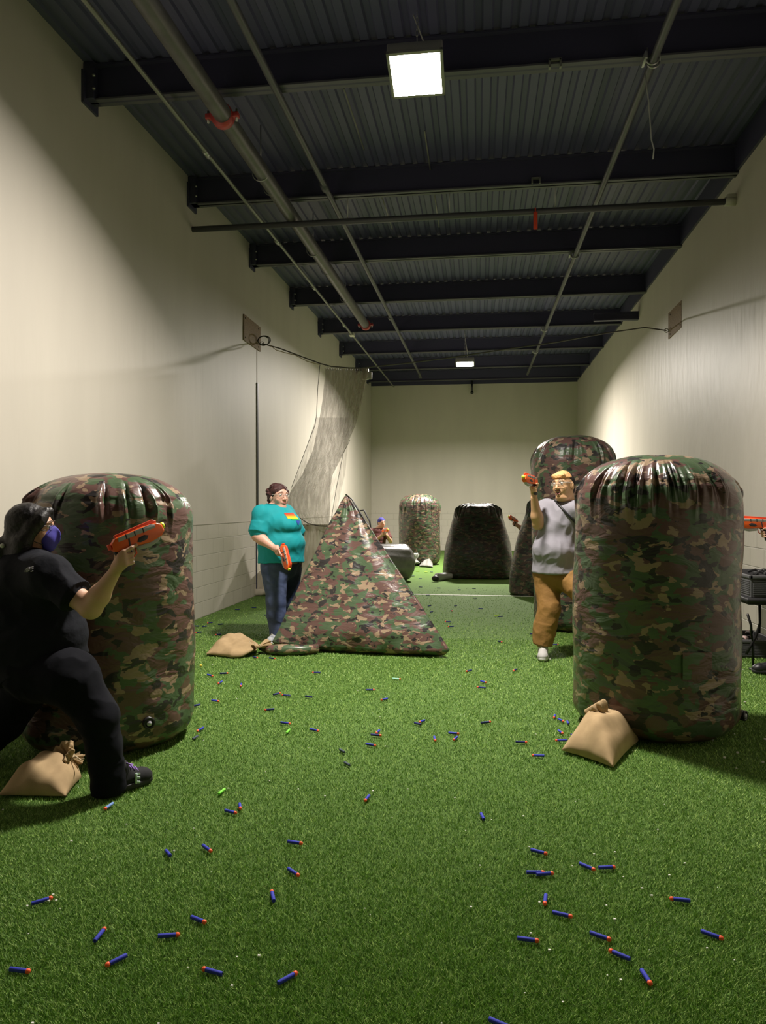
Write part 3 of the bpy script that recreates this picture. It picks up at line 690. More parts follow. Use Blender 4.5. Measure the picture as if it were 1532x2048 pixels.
t = thing('netting_curtain', 'brown sports netting bunched to the left, hanging from the cable to the turf', 'netting', tuple(P(640, 1195, YN).xy)+(0,))
mk('net_panel', sheet([(737, 649, 737), (760, 649, 733), (800, 645, 725), (850, 637, 711), (900, 626, 690), (950, 604, 665), (975, 586, 661), (1000, 572, 661), (1025, 578, 660), (1052, 605, 658)], 150, .028, 6, .4, YN), m_net, t)
mk('sheer_layer', sheet([(835, 632, 700), (900, 611, 695), (950, 594, 690), (975, 583, 684), (1010, 572, 676), (1060, 568, 664)], 60, .03, 4, 1.4, YN+.16), m_net3, t, label='sheer single layer of netting')
mk('lower_skirt', sheet([(1049, 556, 661), (1060, 556, 659), (1120, 540, 650), (1150, 512, 645), (1180, 504, 640), (1193, 502, 640)], 140, .022, 3, 2.0, YN+.10), m_net2, t, label='heavier skirt dropping to the turf')
hem = [P(x, y, YN-.03) for x, y in ((568, 1015), (586, 1025), (600, 1036), (616, 1047), (640, 1052), (659, 1053))]
mk('hem_rope', tube(hem, .007, 6), m_dark, t)
mk('edge_rope', join(tube([P(x, y, YN-.05) for x, y in ((640, 729), (636, 770), (633, 830), (630, 850), (611, 900), (583, 975))], .0045, 6), tube([P(x, y, YN-.05) for x, y in ((700, 880), (686, 908), (672, 980), (660, 1056))], .004, 6)), m_dark, t)
sk = Solid(.016)
for k in range(7): q = P(506+k*21, 1190, YN-.02+.05*math.sin(k)); sk.cap(V(q.x-.10, q.y, .05), V(q.x+.10, q.y+.05, .055), .055, .05, k=.05)
mk('gathered_foot', sk.build((14, .014, 3), .004), m_net2, t)
rg = []
for k in range(9):
    x = 655+k*9.5; q = P(x, 735+.3*k, YN); rg.append(tube([q+V(.018*math.cos(a), 0, .03*math.sin(a)-.02) for a in [2*PI*i/10 for i in range(10)]], .004, 5, closed=True))
for g_ in rg: mk('curtain_ring', g_, m_steel, t)
# pale fixture by the end of the net
c = P(731, 748, YN+.1)
props(mk('cable_bracket', join(box(c, (.05, .04, .09), bev=.01), box(c+V(.07, .03, -.02), (.03, .03, .06), bev=.01)), mat('pale_box', (.5, .48, .42), .5)), 'small pale plastic bracket at the right end of the gathered net', 'bracket')

# ------------------------------------------------------------------ folding table and crates on the right
t = thing('folding_table', 'black folding table by the right wall under a grey crate', 'table', (2.58, 6.95, 0))
zt = .64; m_tab = mat('black_table_resin', (.018, .018, .02), .5); m_leg = mat('black_steel_tube', (.02, .02, .02), .35, .5)
mk('tabletop', box((2.60, 7.25, zt), (.295, .62, .020), bev=.012), m_tab, t)
mk('apron', join(box((2.60, 7.25, zt-.03), (.27, .59, .012), bev=.004)), m_leg, t)
for yy in (6.80, 7.75):
    mk('leg', tube([(2.47, yy, zt-.03), (2.475, yy, zt-.22), (2.44, yy, zt-.34), (2.40, yy, zt-.42), (2.36, yy, zt-.5)]+[(2.40, yy, .03)][:0], .012, 8), m_leg, t)
    mk('leg', tube([(2.37, yy, zt-.14), (2.40, yy, zt-.24), (2.41, yy, zt-.36), (2.415, yy, .35), (2.42, yy, .012)], .011, 8), m_leg, t)
    mk('leg', tube([(2.82, yy, zt-.03), (2.82, yy, .3), (2.81, yy, .012)], .012, 8), m_leg, t)
    mk('foot_cap', box((2.42, yy, .010), (.03, .018, .008)), m_black, t)
m_crate = mat('grey_crate_plastic', (.10, .10, .105), .55)
def crate(label, c, h, m):
    t = thing('crate', label, 'crate', c); x, y, z = c; hx, hy, hz = h; w = .008
    q = [box((x, y, z+w), (hx*.93, hy*.95, w))]
    for s in (-1, 1):
        q.append(box((x+s*(hx-w), y, z+hz), (w, hy, hz), bev=.003)); q.append(box((x, y+s*(hy-w), z+hz), (hx, w, hz), bev=.003))
    mk('crate_wall', join(*q), m, t, smooth=False)
    rim = [box((x+s*hx, y, z+2*hz-.012), (.012, hy+.012, .014), bev=.004) for s in (-1, 1)]+[box((x, y+s*hy, z+2*hz-.012), (hx+.012, .012, .014), bev=.004) for s in (-1, 1)]
    mk('rim', join(*rim), m, t)
    ribs = [box((x-hx-.004, y, z+hz*(.3+.17*k)), (.003, hy*.94, .004)) for k in range(8)]+[box((x, y-hy-.004, z+hz*(.3+.17*k)), (hx*.94, .003, .004)) for k in range(8)]
    mk('ribbing', join(*ribs), m, t, smooth=False)
    return t
crate('grey ribbed crate full of toy blasters on the folding table', (2.61, 7.02, zt+.022), (.26, .36, .095), m_crate)
crate('grey crate of foam odds and ends on the floor under the table', (2.62, 7.62, .004), (.20, .28, .085), m_crate)
def heap(label, c, h, cols, seed, n, parentname='crate_contents'):
    rnd = random.Random(seed); q = []
    t = thing(parentname, label, 'toy parts', c)
    for i in range(n):
        p = V(c[0]+rnd.uniform(-h[0], h[0])*.8, c[1]+rnd.uniform(-h[1], h[1])*.85, c[2]+rnd.uniform(0, .035)); a = rnd.uniform(0, 6.3); d = V(math.cos(a), math.sin(a), rnd.uniform(-.2, .5)).normalized()
        r, f, u = frame(d); mk('piece', box(p, (rnd.uniform(.008, .02), rnd.uniform(.02, .05), rnd.uniform(.008, .018)), (r, f, u), bev=.004), cols[i % len(cols)], t)
    return t
m_pink = mat('pale_pink_foam', (.70, .50, .48), .8)
heap('dark blaster pieces heaped at the top of the table crate', (2.61, 7.02, zt+.185), (.22, .32), [m_black, m_tab], 3, 16)
heap('white and pink foam bits inside the floor crate', (2.62, 7.62, .145), (.15, .22), [m_white, m_pink, m_black], 4, 14)
for k, (p0, dx) in enumerate((((2.50, 6.78, zt+.2), .06), ((2.56, 6.9, zt+.2), -.05))):
    p0 = Vector(p0); props(mk('loose_cord', tube([p0+V(0, 0, -.02), p0+V(dx*.2, 0, .03), p0+V(dx, 0, .035), p0+V(dx*1.6, .02, -.005)], .004, 6), m_black), ('bent black cord poking out of the table crate, nearer one', 'bent black cord poking out of the table crate, farther one')[k], 'cord')
# ------------------------------------------------------------------ people
def skin(name, col):
    m = mat(name, col, .5, bump=(90, .15, .002)); b = m.node_tree.nodes['Principled BSDF']
    b.inputs['Subsurface Weight'].default_value = .12; b.inputs['Subsurface Radius'].default_value = (.012, .005, .003); b.inputs['Subsurface Scale'].default_value = .5; return m
m_eye = mat('eye_white', (.75, .72, .68), .3); m_iris = mat('dark_iris', (.03, .02, .015), .2); m_lip = mat('lips', (.45, .16, .13), .5); m_mouthd = mat('mouth_inside', (.05, .01, .01), .6); m_teeth = mat('teeth', (.75, .72, .62), .4)
m_glass = mat('glasses_frame_black', (.01, .01, .012), .3); m_clearf = mat('glasses_frame_clear', (.55, .50, .45), .25)
m_lensg = bpy.data.materials.new('clear_lens'); m_lensg.use_nodes = True
_b = m_lensg.node_tree.nodes['Principled BSDF']; _b.inputs['Base Color'].default_value = (.8, .85, .9, 1); _b.inputs['Alpha'].default_value = .06; _b.inputs['Roughness'].default_value = .15

class Head:
    def __init__(s, c, f, u=(0, 0, 1), k=1.0, wide=1.0):
        s.c = Vector(c); s.r, s.f, s.u = frame(f, u); s.k = k; s.w = wide
    def p(s, x, y, z): return s.c+(s.r*x*s.w+s.f*y+s.u*z)*s.k
    def R(s): return (s.r, s.f, s.u)
    def sculpt(s, S, neck, nr=.056, chin2=0.0, mouth_open=0.0, k=.02):
        q = s.k; R = s.R(); w = s.w
        S.ell(s.p(0, -.012, .03), (.076*w*q, .096*q, .092*q), R, k)
        S.ell(s.p(0, .022, -.040), (.061*w*q, .068*q, .068*q), R, .03)
        S.ell(s.p(0, .050, .020), (.058*w*q, .045*q, .055*q), R, .02)
        S.ell(s.p(0, .060, -.088), (.026*w*q, .024*q, .018*q), R, .02)
        for x in (-1, 1):
            S.ell(s.p(x*.038, .055, -.028), (.024*q*w, .024*q, .024*q), R, .02)
            S.ell(s.p(x*.078, -.008, -.008), (.009*q, .020*q, .031*q), R, .008)
            S.ell(s.p(x*.031, .094, .020), (.017*q, .010*q, .011*q), R, .010, True)
            S.cap(s.p(x*.012, .091, .036), s.p(x*.048, .078, .036), .0075*q, .006*q, .01)
        S.cap(s.p(0, .088, .020), s.p(0, .108, -.022), .0085*q, .013*q, .012)
        for x in (-1, 1): S.ell(s.p(x*.014, .098, -.025), (.009*q, .010*q, .008*q), R, .006)
        S.ell(s.p(0, .084, -.056), (.026*q, .014*q, .016*q), R, .012)
        if mouth_open: S.ell(s.p(0, .098, -.062), (.022*q, .02*q, mouth_open*q), R, .006, True)
        if chin2: S.ell(s.p(0, .025, -.105), (.055*q*w, .055*q, chin2*q), R, .03)
        S.cap(s.p(0, -.022, -.05), neck, nr*q, nr*1.12*q, .03)
        return s
    def face(s, t, brow=(.06, .035, .02), lips=True, mouth_open=0.0):
        q = s.k; R = s.R()
        for x in (-1, 1):
            e = mk('eye', ball(s.p(x*.031, .0795, .018), (.0135*q, .0125*q, .0095*q), R, 16), m_eye, t)
            mk('iris', ball(s.p(x*.031, .0895, .018), (.0058*q, .0035*q, .0056*q), R, 12), m_iris, e)
            mk('eyebrow', tube([s.p(x*.014, .100, .044), s.p(x*.030, .098, .048), s.p(x*.048, .086, .043)], [.0022*q, .003*q, .0018*q], 6), mat('brow_%02d' % int(brow[0]*100), brow, .8), t)
        if mouth_open:
            mk('mouth', ball(s.p(0, .086, -.062), (.019*q, .006*q, mouth_open*.95*q), R), m_mouthd, t)
            mk('teeth', box(s.p(0, .0915, -.062+mouth_open*.6), (.013*q, .002*q, .0028*q), R, bev=.001), m_teeth, t)
        if lips:
            z = mouth_open
            mk('lips', join(tube([s.p(-.022, .087, -.057), s.p(-.010, .0965, -.053+z*.8), s.p(0, .0975, -.0545+z*.8), s.p(.010, .0965, -.053+z*.8), s.p(.022, .087, -.057)], [.0012*q, .0032*q, .003*q, .0032*q, .0012*q], 8),
                            tube([s.p(-.022, .087, -.058), s.p(-.010, .0955, -.0615-z*.8), s.p(0, .097, -.063-z*.8), s.p(.010, .0955, -.0615-z*.8), s.p(.022, .087, -.058)], [.0012*q, .0034*q, .004*q, .0034*q, .0012*q], 8)), m_lip, t)
    def glasses(s, t, m, shape=(.022, .014), lens=True):
        q = s.k; fr = []
        for x in (-1, 1):
            ring = [s.p(x*.031+shape[0]*math.copysign(abs(math.cos(a))**.7, math.cos(a)), .106-abs(x*.031+shape[0]*math.cos(a))*.22, .014+shape[1]*math.copysign(abs(math.sin(a))**.7, math.sin(a))) for a in [2*PI*i/24 for i in range(24)]]
            fr.append(tube(ring, .0012*q, 6, closed=True))
            fr.append(tube([s.p(x*.056, .094, .022), s.p(x*.076, .055, .022), s.p(x*.080, .0, .018), s.p(x*.078, -.02, .005)], .0022*q, 6))
        fr.append(tube([s.p(-.008, .104, .018), s.p(0, .112, .021), s.p(.008, .104, .018)], .0018*q, 6))
        g = mk('glasses', join(*fr), m, t)
        if lens:
            for x in (-1, 1):
                ring = [s.p(x*.031+shape[0]*.97*math.copysign(abs(math.cos(a))**.7, math.cos(a)), .106-abs(x*.031+shape[0]*math.cos(a))*.22, .014+shape[1]*.97*math.copysign(abs(math.sin(a))**.7, math.sin(a))) for a in [2*PI*i/24 for i in range(24)]]
                c = s.p(x*.031, .1065-.031*.22, .014); vs = ring+[c]; mk('lens', (vs, [(i, (i+1) % 24, 24) for i in range(24)]), m_lensg, g)
        return g

def grip_hand(S, wrist, Gc, d, gu, side=1, rake=.28, q=1.0, trigger=True):
    """a hand closed round a pistol grip; side=+1 right hand"""
    d = Vector(d).normalized(); gu = Vector(gu).normalized(); gs = d.cross(gu)*side; ax = (gu+d*rake*.9).normalized()
    def pos(th, h, r): a = math.radians(th); return Gc+ax*h*q+(d*(-math.cos(a))+gs*math.sin(a))*r*q
    hs = [.030, .010, -.010, -.029]; wrist = Vector(wrist)
    for i, h in enumerate(hs):
        L_ = (1.0, 1.08, 1.0, .82)[i]; kn = pos(62, h*1.05+.004, .037)
        S.cap(wrist.lerp(pos(20, h, .035), .15), kn, .0145*q, .0112*q, .014)
        if i == 0 and trigger: pts = [kn, pos(108, h+.010, .036)+d*.012, pos(135, h+.014, .028)+d*.030, pos(180, h+.012, .020)+d*.030]
        else: pts = [kn, pos(128, h, .034*L_), pos(188, h-.002, .032), pos(238, h-.002, .027)]
        S.chain(pts, [.0100*q, .0092*q, .0084*q, .0074*q], .006)
    S.ell(pos(30, .004, .040), (.020*q, .020*q, .036*q), None, .02)
    S.ell(wrist.lerp(pos(25, 0, .038), .55), (.026*q, .026*q, .026*q), None, .03)
    S.chain([wrist.lerp(pos(0, .02, .03), .45), pos(-22, .034, .036), pos(-62, .038, .034), pos(-92, .036, .036)+d*.018], [.0150*q, .0125*q, .0102*q, .0088*q], .010)

def relaxed_hand(S, wrist, dirv, palm, q=1.0, side=1, curl=.45):
    dirv = Vector(dirv).normalized(); palm = Vector(palm); palm = (palm-dirv*palm.dot(dirv)).normalized(); lat = dirv.cross(palm)*side
    for i in range(4):
        o = (.028, .010, -.009, -.027)[i]; L_ = (.95, 1.05, 1.0, .80)[i]; kn = wrist+dirv*.082*q+lat*o*q
        S.cap(wrist+lat*o*.5*q+dirv*.012, kn, .0150*q, .0115*q, .014); pts = [kn]; a = curl*.5
        for sgl in (.040, .026, .020):
            pts.append(pts[-1]+(dirv*math.cos(a)+palm*math.sin(a))*sgl*L_*q); a += curl
        S.chain(pts, [.0100*q, .0090*q, .0082*q, .0072*q], .006)
    b = wrist+dirv*.022*q+lat*.020*q
    S.chain([b, b+(dirv*.6+lat*.8+palm*.3).normalized()*.045*q, b+(dirv*.75+lat*.75+palm*.45).normalized()*.078*q, b+(dirv*.85+lat*.6+palm*.6).normalized()*.102*q], [.016*q, .0125*q, .0105*q, .0088*q], .012)

def shoe(t, ankle, toe_dir, L_=.27, upper=None, sole=None, laces=None, z0=.012, name='shoe', logo=None, toe_up=0.0, w=.05):
    """trainer standing on the turf"""
    d = Vector((toe_dir[0], toe_dir[1], 0)).normalized(); r = d.cross(V(0, 0, 1)); a = Vector((ankle[0], ankle[1], z0)); hl = a-d*L_*.26; to = a+d*L_*.74
    up = V(0, 0, 1)
    def q(x, y, z): return a+d*x+r*y+up*z
    x0, x1 = -.26*L_, .74*L_
    S = Solid(.004)
    S.cap(q(x0+.045, 0, .050), q(x1-.065, 0, .040), w*.86, w*.82, .02); S.ell(q(x1-.062, 0, .034), (.062, w*.92, .040), (d, r, up), .02)
    S.ell(q(x0+.05, 0, .06), (.048, w*.78, .062), (d, r, up), .03); S.cap(q(x0+.065, 0, .07), q(.02, 0, .112), w*.72, w*.80, .02)
    S.cap(q(.03, 0, .085), q(x1-.11, 0, .055), w*.60, w*.62, .02)
    s = mk(name, S.build(cutz=z0+.016), upper, t)
    n = 40; prof = []
    for i in range(n):
        th = 2*PI*i/n; cx_, sy = math.cos(th), math.sin(th); x = (x1-x0)/2*math.copysign(abs(cx_)**.8, cx_)+(x0+x1)/2; hw = w*(1.02-.16*math.exp(-((x-.0)/.06)**2)); prof.append((x, hw*math.copysign(abs(sy)**.8, sy)))
    rings = [[q(x*.97, y*.94, 0) for x, y in prof], [q(x, y, .006) for x, y in prof], [q(x, y, .022) for x, y in prof], [q(x*.985, y*.96, .027) for x, y in prof]]
    mk('sole', loft(rings), sole, s)
    if laces:
        lc = []
        for k in range(5):
            x = .055+.020*k; z = .112-.0125*k; lc.append(tube([q(x, -w*.52, z-.012), q(x+.004, 0, z+.006), q(x+.008, w*.52, z-.012)], .0045, 6))
        lc.append(tube([q(.05, 0, .118), q(.035, .030, .135), q(.06, .045, .125), q(.052, 0, .120)], .004, 6)); lc.append(tube([q(.05, 0, .118), q(.03, -.030, .135), q(.055, -.05, .125), q(.052, 0, .120)], .004, 6))
        mk('laces', join(*lc), laces, s)
    return s, q

def conform(obj, pts, push=.0025, dirv=None):
    """lay points on the surface of a mesh, looking along dirv"""
    bm = bmesh.new(); bm.from_mesh(obj.data); base = wloc(obj); bv = BVHTree.FromBMesh(bm); bm.free(); outp = []
    for p, dv in pts:
        h = bv.ray_cast(Vector(p)-base, Vector(dv).normalized())
        if h[0] is None:
            h = bv.find_nearest(Vector(p)-base)
        outp.append(h[0]+h[1]*push*(1 if h[1].dot(Vector(dv)) < 0 else -1)+base)
    return outp
def decal(obj, name, m, poly_px, yq, push=.003, nu=14, nv=8, label=None, parent=None):
    """a printed shape (four photo corners TL TR BR BL) laid on a garment"""
    eye = Vector((0, 0, CAMH)); pts = []
    tl, tr, br, bl = poly_px
    for j in range(nv):
        for i in range(nu):
            u, v_ = i/(nu-1), j/(nv-1); x = (tl[0]*(1-u)+tr[0]*u)*(1-v_)+(bl[0]*(1-u)+br[0]*u)*v_; y = (tl[1]*(1-u)+tr[1]*u)*(1-v_)+(bl[1]*(1-u)+br[1]*u)*v_
            d = Vector(ray(x, y)); pts.append((eye+d*(yq-1.2), d))
    q = conform(obj, pts, push); fs = [(j*nu+i, j*nu+i+1, (j+1)*nu+i+1, (j+1)*nu+i) for j in range(nv-1) for i in range(nu-1)]
    return mk(name, ([tuple(p) for p in q], fs), m, parent or obj, label=label)

# --- the toy blasters
m_or = mat('orange_blaster_plastic', (.95, .14, .02), .35); m_or2 = mat('deep_orange_plastic', (.80, .075, .02), .4); m_gp = mat('grey_blaster_panel', (.42, .42, .42), .5); m_dg = mat('dark_blaster_grip', (.03, .03, .04), .5); m_yl = mat('yellow_green_muzzle', (.75, .90, .06), .4)
def blaster(label, Gc, d, gu, k=1.0):
    d = Vector(d).normalized(); gu = Vector(gu); gs = d.cross(gu).normalized(); gu = gs.cross(d).normalized(); R = (d, gs, gu); Gc = Vector(Gc)
    def q(x, y, z): return Gc+(d*x+gs*y+gu*z)*k
    def pr(prof, t, bev, off=(0, 0, 0)): return prism([(x*k, z*k) for x, z in prof], t*k, q(*off), R, bev*k)
    t = thing('toy_blaster', label, 'toy blaster', Gc)
    mk('body_shell', pr([(-.030, .042), (-.046, .060), (-.042, .092), (-.015, .112), (.12, .118), (.20, .112), (.225, .095), (.228, .060), (.205, .040), (.14, .030), (.06, .040), (.0, .042)], .023, .006), m_or, t)
    mk('top_rail', pr([(-.018, .106), (-.012, .126), (.19, .134), (.21, .120), (.20, .108)], .009, .003), m_or2, t)
    for s in (-1, 1):
        sp_ = mk('side_panel', pr([(-.01, .088), (-.005, .108), (.17, .114), (.19, .104), (.185, .090)], .0015, .0008, (0, s*.0235, 0)), m_gp, t, label='grey striped side panel')
        for xs_ in (.03, .075, .12): mk('panel_gap', pr([(xs_, .086), (xs_+.003, .112), (xs_+.009, .112), (xs_+.006, .086)], .0020, .0005, (0, s*.0240, 0)), m_dg, sp_)
        mk('cut_line', pr([(.03, .046), (.04, .088), (.048, .088), (.038, .046)], .0012, .0006, (0, s*.0235, 0)), m_dg, t)
        mk('side_emblem', pr([(.075, .055), (.09, .072), (.12, .076), (.14, .066), (.125, .050), (.09, .048)], .0012, .0006, (0, s*.0235, 0)), m_dg, t)
    mk('lower_shroud', pr([(.06, .036), (.07, .016), (.13, .008), (.185, .020), (.20, .042), (.13, .034)], .015, .005), m_gp, t, label='pale grey lower shroud')
    mk('grip', pr([(-.045, .050), (-.028, -.010), (-.045, -.058), (-.030, -.064), (.004, -.062), (.014, -.010), (.022, .044)], .0145, .006), m_dg, t, label='dark handle')
    mk('trigger_guard', tube([q(.016, 0, .03), q(.018, 0, .004), q(.038, 0, -.008), q(.058, 0, .004), q(.064, 0, .036)], .004*k, 8), m_or2, t)
    mk('trigger', tube([q(.034, 0, .042), q(.040, 0, .025), q(.034, 0, .010)], .0042*k, 8), m_dg, t)
    mk('muzzle', tube([q(.222, 0, .086), q(.240, 0, .086), q(.240, 0, .086), q(.226, 0, .086)], [.016*k, .016*k, .009*k, .008*k], 18), m_yl, t, label='yellow-green muzzle ring')
    mk('cocking_handle', join(tube([q(-.040, 0, .080), q(-.052, 0, .080)], .008*k, 10), box(q(-.054, 0, .080), (.006*k, .014*k, .014*k), R, bev=.003*k)), m_or2, t)
    return t

# ============ person in black, left front
def person_black():
    sk = skin('light_skin', (.62, .36, .235))
    m_sh = mat('black_tee_cotton', (.008, .009, .014), .9, bump=(14, .5, .012), spec=.2); m_pt = mat('black_leggings', (.005, .0055, .009), .9, bump=(10, .4, .01), spec=.15); m_hr = mat('black_hair', (.008, .006, .007), .5, bump=(55, .7, .006))
    t = thing('person', 'person in all black with a blue face mask lunging and aiming an orange blaster', 'person', (G(120, 1560).x, 3.5, 0))
    hc = P(66, 1058, 3.50); H_ = Head(hc, (.94, .30, -.05), (.05, 0, 1), .98)
    nk = P(52, 1116, 3.52); ch = P(44, 1190, 3.55); wa = P(58, 1262, 3.54); pv = P(84, 1322, 3.52)
    sR, eR, wR = P(98, 1152, 3.32), P(182, 1216, 3.26), P(228, 1146, 3.24); Gc = P(252, 1117, 3.24)
    gd = (P(322, 1080, 3.36)-P(255, 1107, 3.24)).normalized(); gu = V(-.30, -.10, 1); gu = (gu-gd*gu.dot(gd)).normalized()
    sL, eL, wL = P(52, 1150, 3.72), P(104, 1225, 3.62), P(136, 1185, 3.48)
    hR, kR, aR = P(136, 1335, 3.40), P(196, 1432, 3.40), P(219, 1566, 3.42); hL, kL, aL = P(66, 1338, 3.66), P(8, 1446, 3.70), P(-88, 1545, 3.72)
    B = Solid(.005); H_.sculpt(B, nk, .058)
    B.cap(nk, ch, .07, .12, .05).cap(ch, wa, .13, .13, .05).cap(wa, pv, .12, .11, .05)
    B.chain([nk, sR], [.06, .055], .04); B.chain([nk, sL], [.06, .055], .04)
    B.chain([sR, sR.lerp(eR, .5), eR], [.056, .056, .048], .03); B.chain([eR, eR.lerp(wR, .35), wR], [.048, .047, .029], .03)
    B.chain([sL, eL, wL], [.054, .045, .030], .03)
    for h, k, a in ((hR, kR, aR), (hL, kL, aL)): B.chain([h+V(0, 0, -.05), k, a], [.080, .060, .045], .04)
    grip_hand(B, wR, Gc, gd, gu, 1, q=1.0)
    relaxed_hand(B, wL, (wL-eL).normalized(), (0, 0, -1))
    mk('body', B.build(), sk, t)
    S = Solid(.006)
    S.ell(nk+V(0, 0, -.050), (.12, .115, .055), None, .05); S.cap(nk+V(-.02, 0, -.085), ch, .145, .19, .06); S.cap(ch, wa, .19, .215, .08); S.cap(wa, wa.lerp(pv, .35), .215, .225, .08)
    S.cap(wa.lerp(pv, .2), pv+V(.01, 0, -.045), .222, .228, .04, flat=True)
    S.ell(P(104, 1205, 3.50), (.13, .14, .12), None, .07); S.ell(P(112, 1272, 3.50), (.15, .16, .13), None, .08)
    S.cap(nk.lerp(sR, .35)+V(0, 0, -.06), sR, .13, .095, .10); S.cap(sR, sR.lerp(eR, .52), .092, .078, .05); S.cap(sR.lerp(eR, .30), sR.lerp(eR, .66), .080, .090, .02, flat=True)
    S.cap(sL, sL.lerp(eL, .5), .09, .08, .06); S.cap(sL.lerp(eL, .4), sL.lerp(eL, .68), .080, .085, .02, flat=True)
    sh = mk('tee_shirt', S.build((17, .013, 3)), m_sh, t, label='black short sleeved tee')
    T = Solid(.006); T.cap(wa.lerp(pv, .7), pv, .19, .20, .06)
    T.chain([pv+V(.02, -.05, -.02), hR+V(.01, 0, -.05), kR, kR.lerp(aR, .5), aR], [.18, .132, .090, .080, .070], .05)
    T.cap(kR.lerp(aR, .7), aR+V(-.005, 0, -.045), .080, .080, .03, flat=True)
    T.chain([pv+V(-.03, .05, -.02), hL+V(-.02, 0, -.05), kL, aL], [.18, .138, .098, .080], .05)
    mk('trousers', T.build((17, .012, 9)), m_pt, t, label='black trousers')
    m_su = mat('black_suede', (.010, .010, .012), .85); m_so = mat('black_sole', (.02, .02, .022), .6); m_lc = mat('lilac_laces', (.32, .18, .60), .7)
    g0, g1 = G(205, 1592), G(285, 1566)
    s, q = shoe(t, (g0.x+.052, g0.y+.05, 0), (g1.x-g0.x, g1.y-g0.y), .265, m_su, m_so, m_lc, w=.050)
    mk('side_mark', join(box(q(.075, .0505, .05), (.006, .0022, .026), bev=.001), *[box(q(.087, .0505, z), (.011, .0022, .0055), bev=.001) for z in (.029, .051, .071)]), mat('mint_white_print', (.65, .80, .72), .6), s, label='pale mint letter-like mark')
    shoe(t, (aL.x-.03, aL.y, 0), (.6, .8), .265, m_su, m_so, m_lc)
    Hh = Solid(.005); R = H_.R()
    Hh.ell(H_.p(0, -.028, .038), (.091, .110, .099), R, .02); Hh.ell(H_.p(0, -.065, -.045), (.082, .070, .090), R, .03)
    for x in (-1, 1):
        Hh.cap(H_.p(x*.066, .050, .060), H_.p(x*.080, .010, -.020), .026, .022, .03); Hh.cap(H_.p(x*.074, .015, .02), H_.p(x*.076, -.025, -.085), .026, .024, .03); Hh.cap(H_.p(x*.03, .070, .100), H_.p(x*.074, .052, .045), .020, .020, .03)
    Hh.cap(H_.p(0, -.06, -.08), H_.p(.03, -.07, -.16), .068, .055, .04); Hh.cap(H_.p(0, -.10, -.05), H_.p(.012, -.130, -.080), .036, .034, .02); Hh.ell(H_.p(.02, -.148, -.11), (.040, .042, .054), R, .02); Hh.cap(H_.p(.02, -.145, -.14), H_.p(.03, -.12, -.25), .034, .014, .02)
    Hh.ell(H_.p(0, .104, -.03), (.066, .060, .094), R, .012, True); Hh.cap(H_.p(-.075, -.02, -.09), H_.p(-.06, -.03, -.14), .04, .04, .03); Hh.cap(H_.p(.075, -.03, -.07), H_.p(.065, -.04, -.15), .045, .045, .03)
    mk('hair', Hh.build((60, .003, 2)), m_hr, t, label='long black hair tied low')
    mk('hair_tie', ball(H_.p(.062, -.128, -.090), .012), m_white, t, label='small white hair tie')
    M = Solid(.004); M.ell(H_.p(0, .070, -.044), (.057, .048, .054), R, .01); M.cap(H_.p(0, .088, -.004), H_.p(0, .080, -.086), .028, .034, .02); M.ell(H_.p(0, .112, -.034), (.006, .030, .044), R, .018)
    M.ell(H_.p(0, .012, -.04), (.10, .05, .12), R, .01, True)
    mm = mat('blue_violet_mask', (.065, .055, .42), .75); mk('face_mask', M.build(), mm, t, label='blue-violet folded face mask')
    for x in (-1, 1):
        mk('mask_strap', tube([H_.p(x*.058, .080, .000), H_.p(x*.070, .04, -.004), H_.p(x*.082, -.005, .012)], .0022, 6), m_black, t)
        mk('mask_strap', tube([H_.p(x*.054, .07, -.078), H_.p(x*.068, .03, -.062), H_.p(x*.080, -.005, -.035)], .0022, 6), m_black, t)
    H_.face(t, lips=False); H_.glasses(t, m_glass)
    m_lg = mat('pale_grey_print', (.42, .40, .42), .7); lg = []; eye = Vector((0, 0, CAMH))
    def arcpts(r_, n=9): return [(61-r_*math.cos(a)*.9, 1144-r_*math.sin(a)*.8) for a in [PI/2*i/(n-1) for i in range(n)]]
    for r_ in (4.5, 7.5, 10.5):
        pp = conform(sh, [(eye+Vector(ray(x, y))*2.4, Vector(ray(x, y))) for x, y in arcpts(r_)], .003); lg.append(tube(pp, .0026, 6))
    for k in range(3):
        pp = conform(sh, [(eye+Vector(ray(x, y))*2.4, Vector(ray(x, y))) for x, y in [(63+i*2, 1135+k*4-.4*i) for i in range(3)]], .003); lg.append(tube(pp, .0026, 6))
    mk('shirt_logo', join(*lg), m_lg, sh, label='small pale printed logo')
    blaster('orange toy blaster in the raised hand of the person in black', Gc, gd, gu, .96)
person_black()

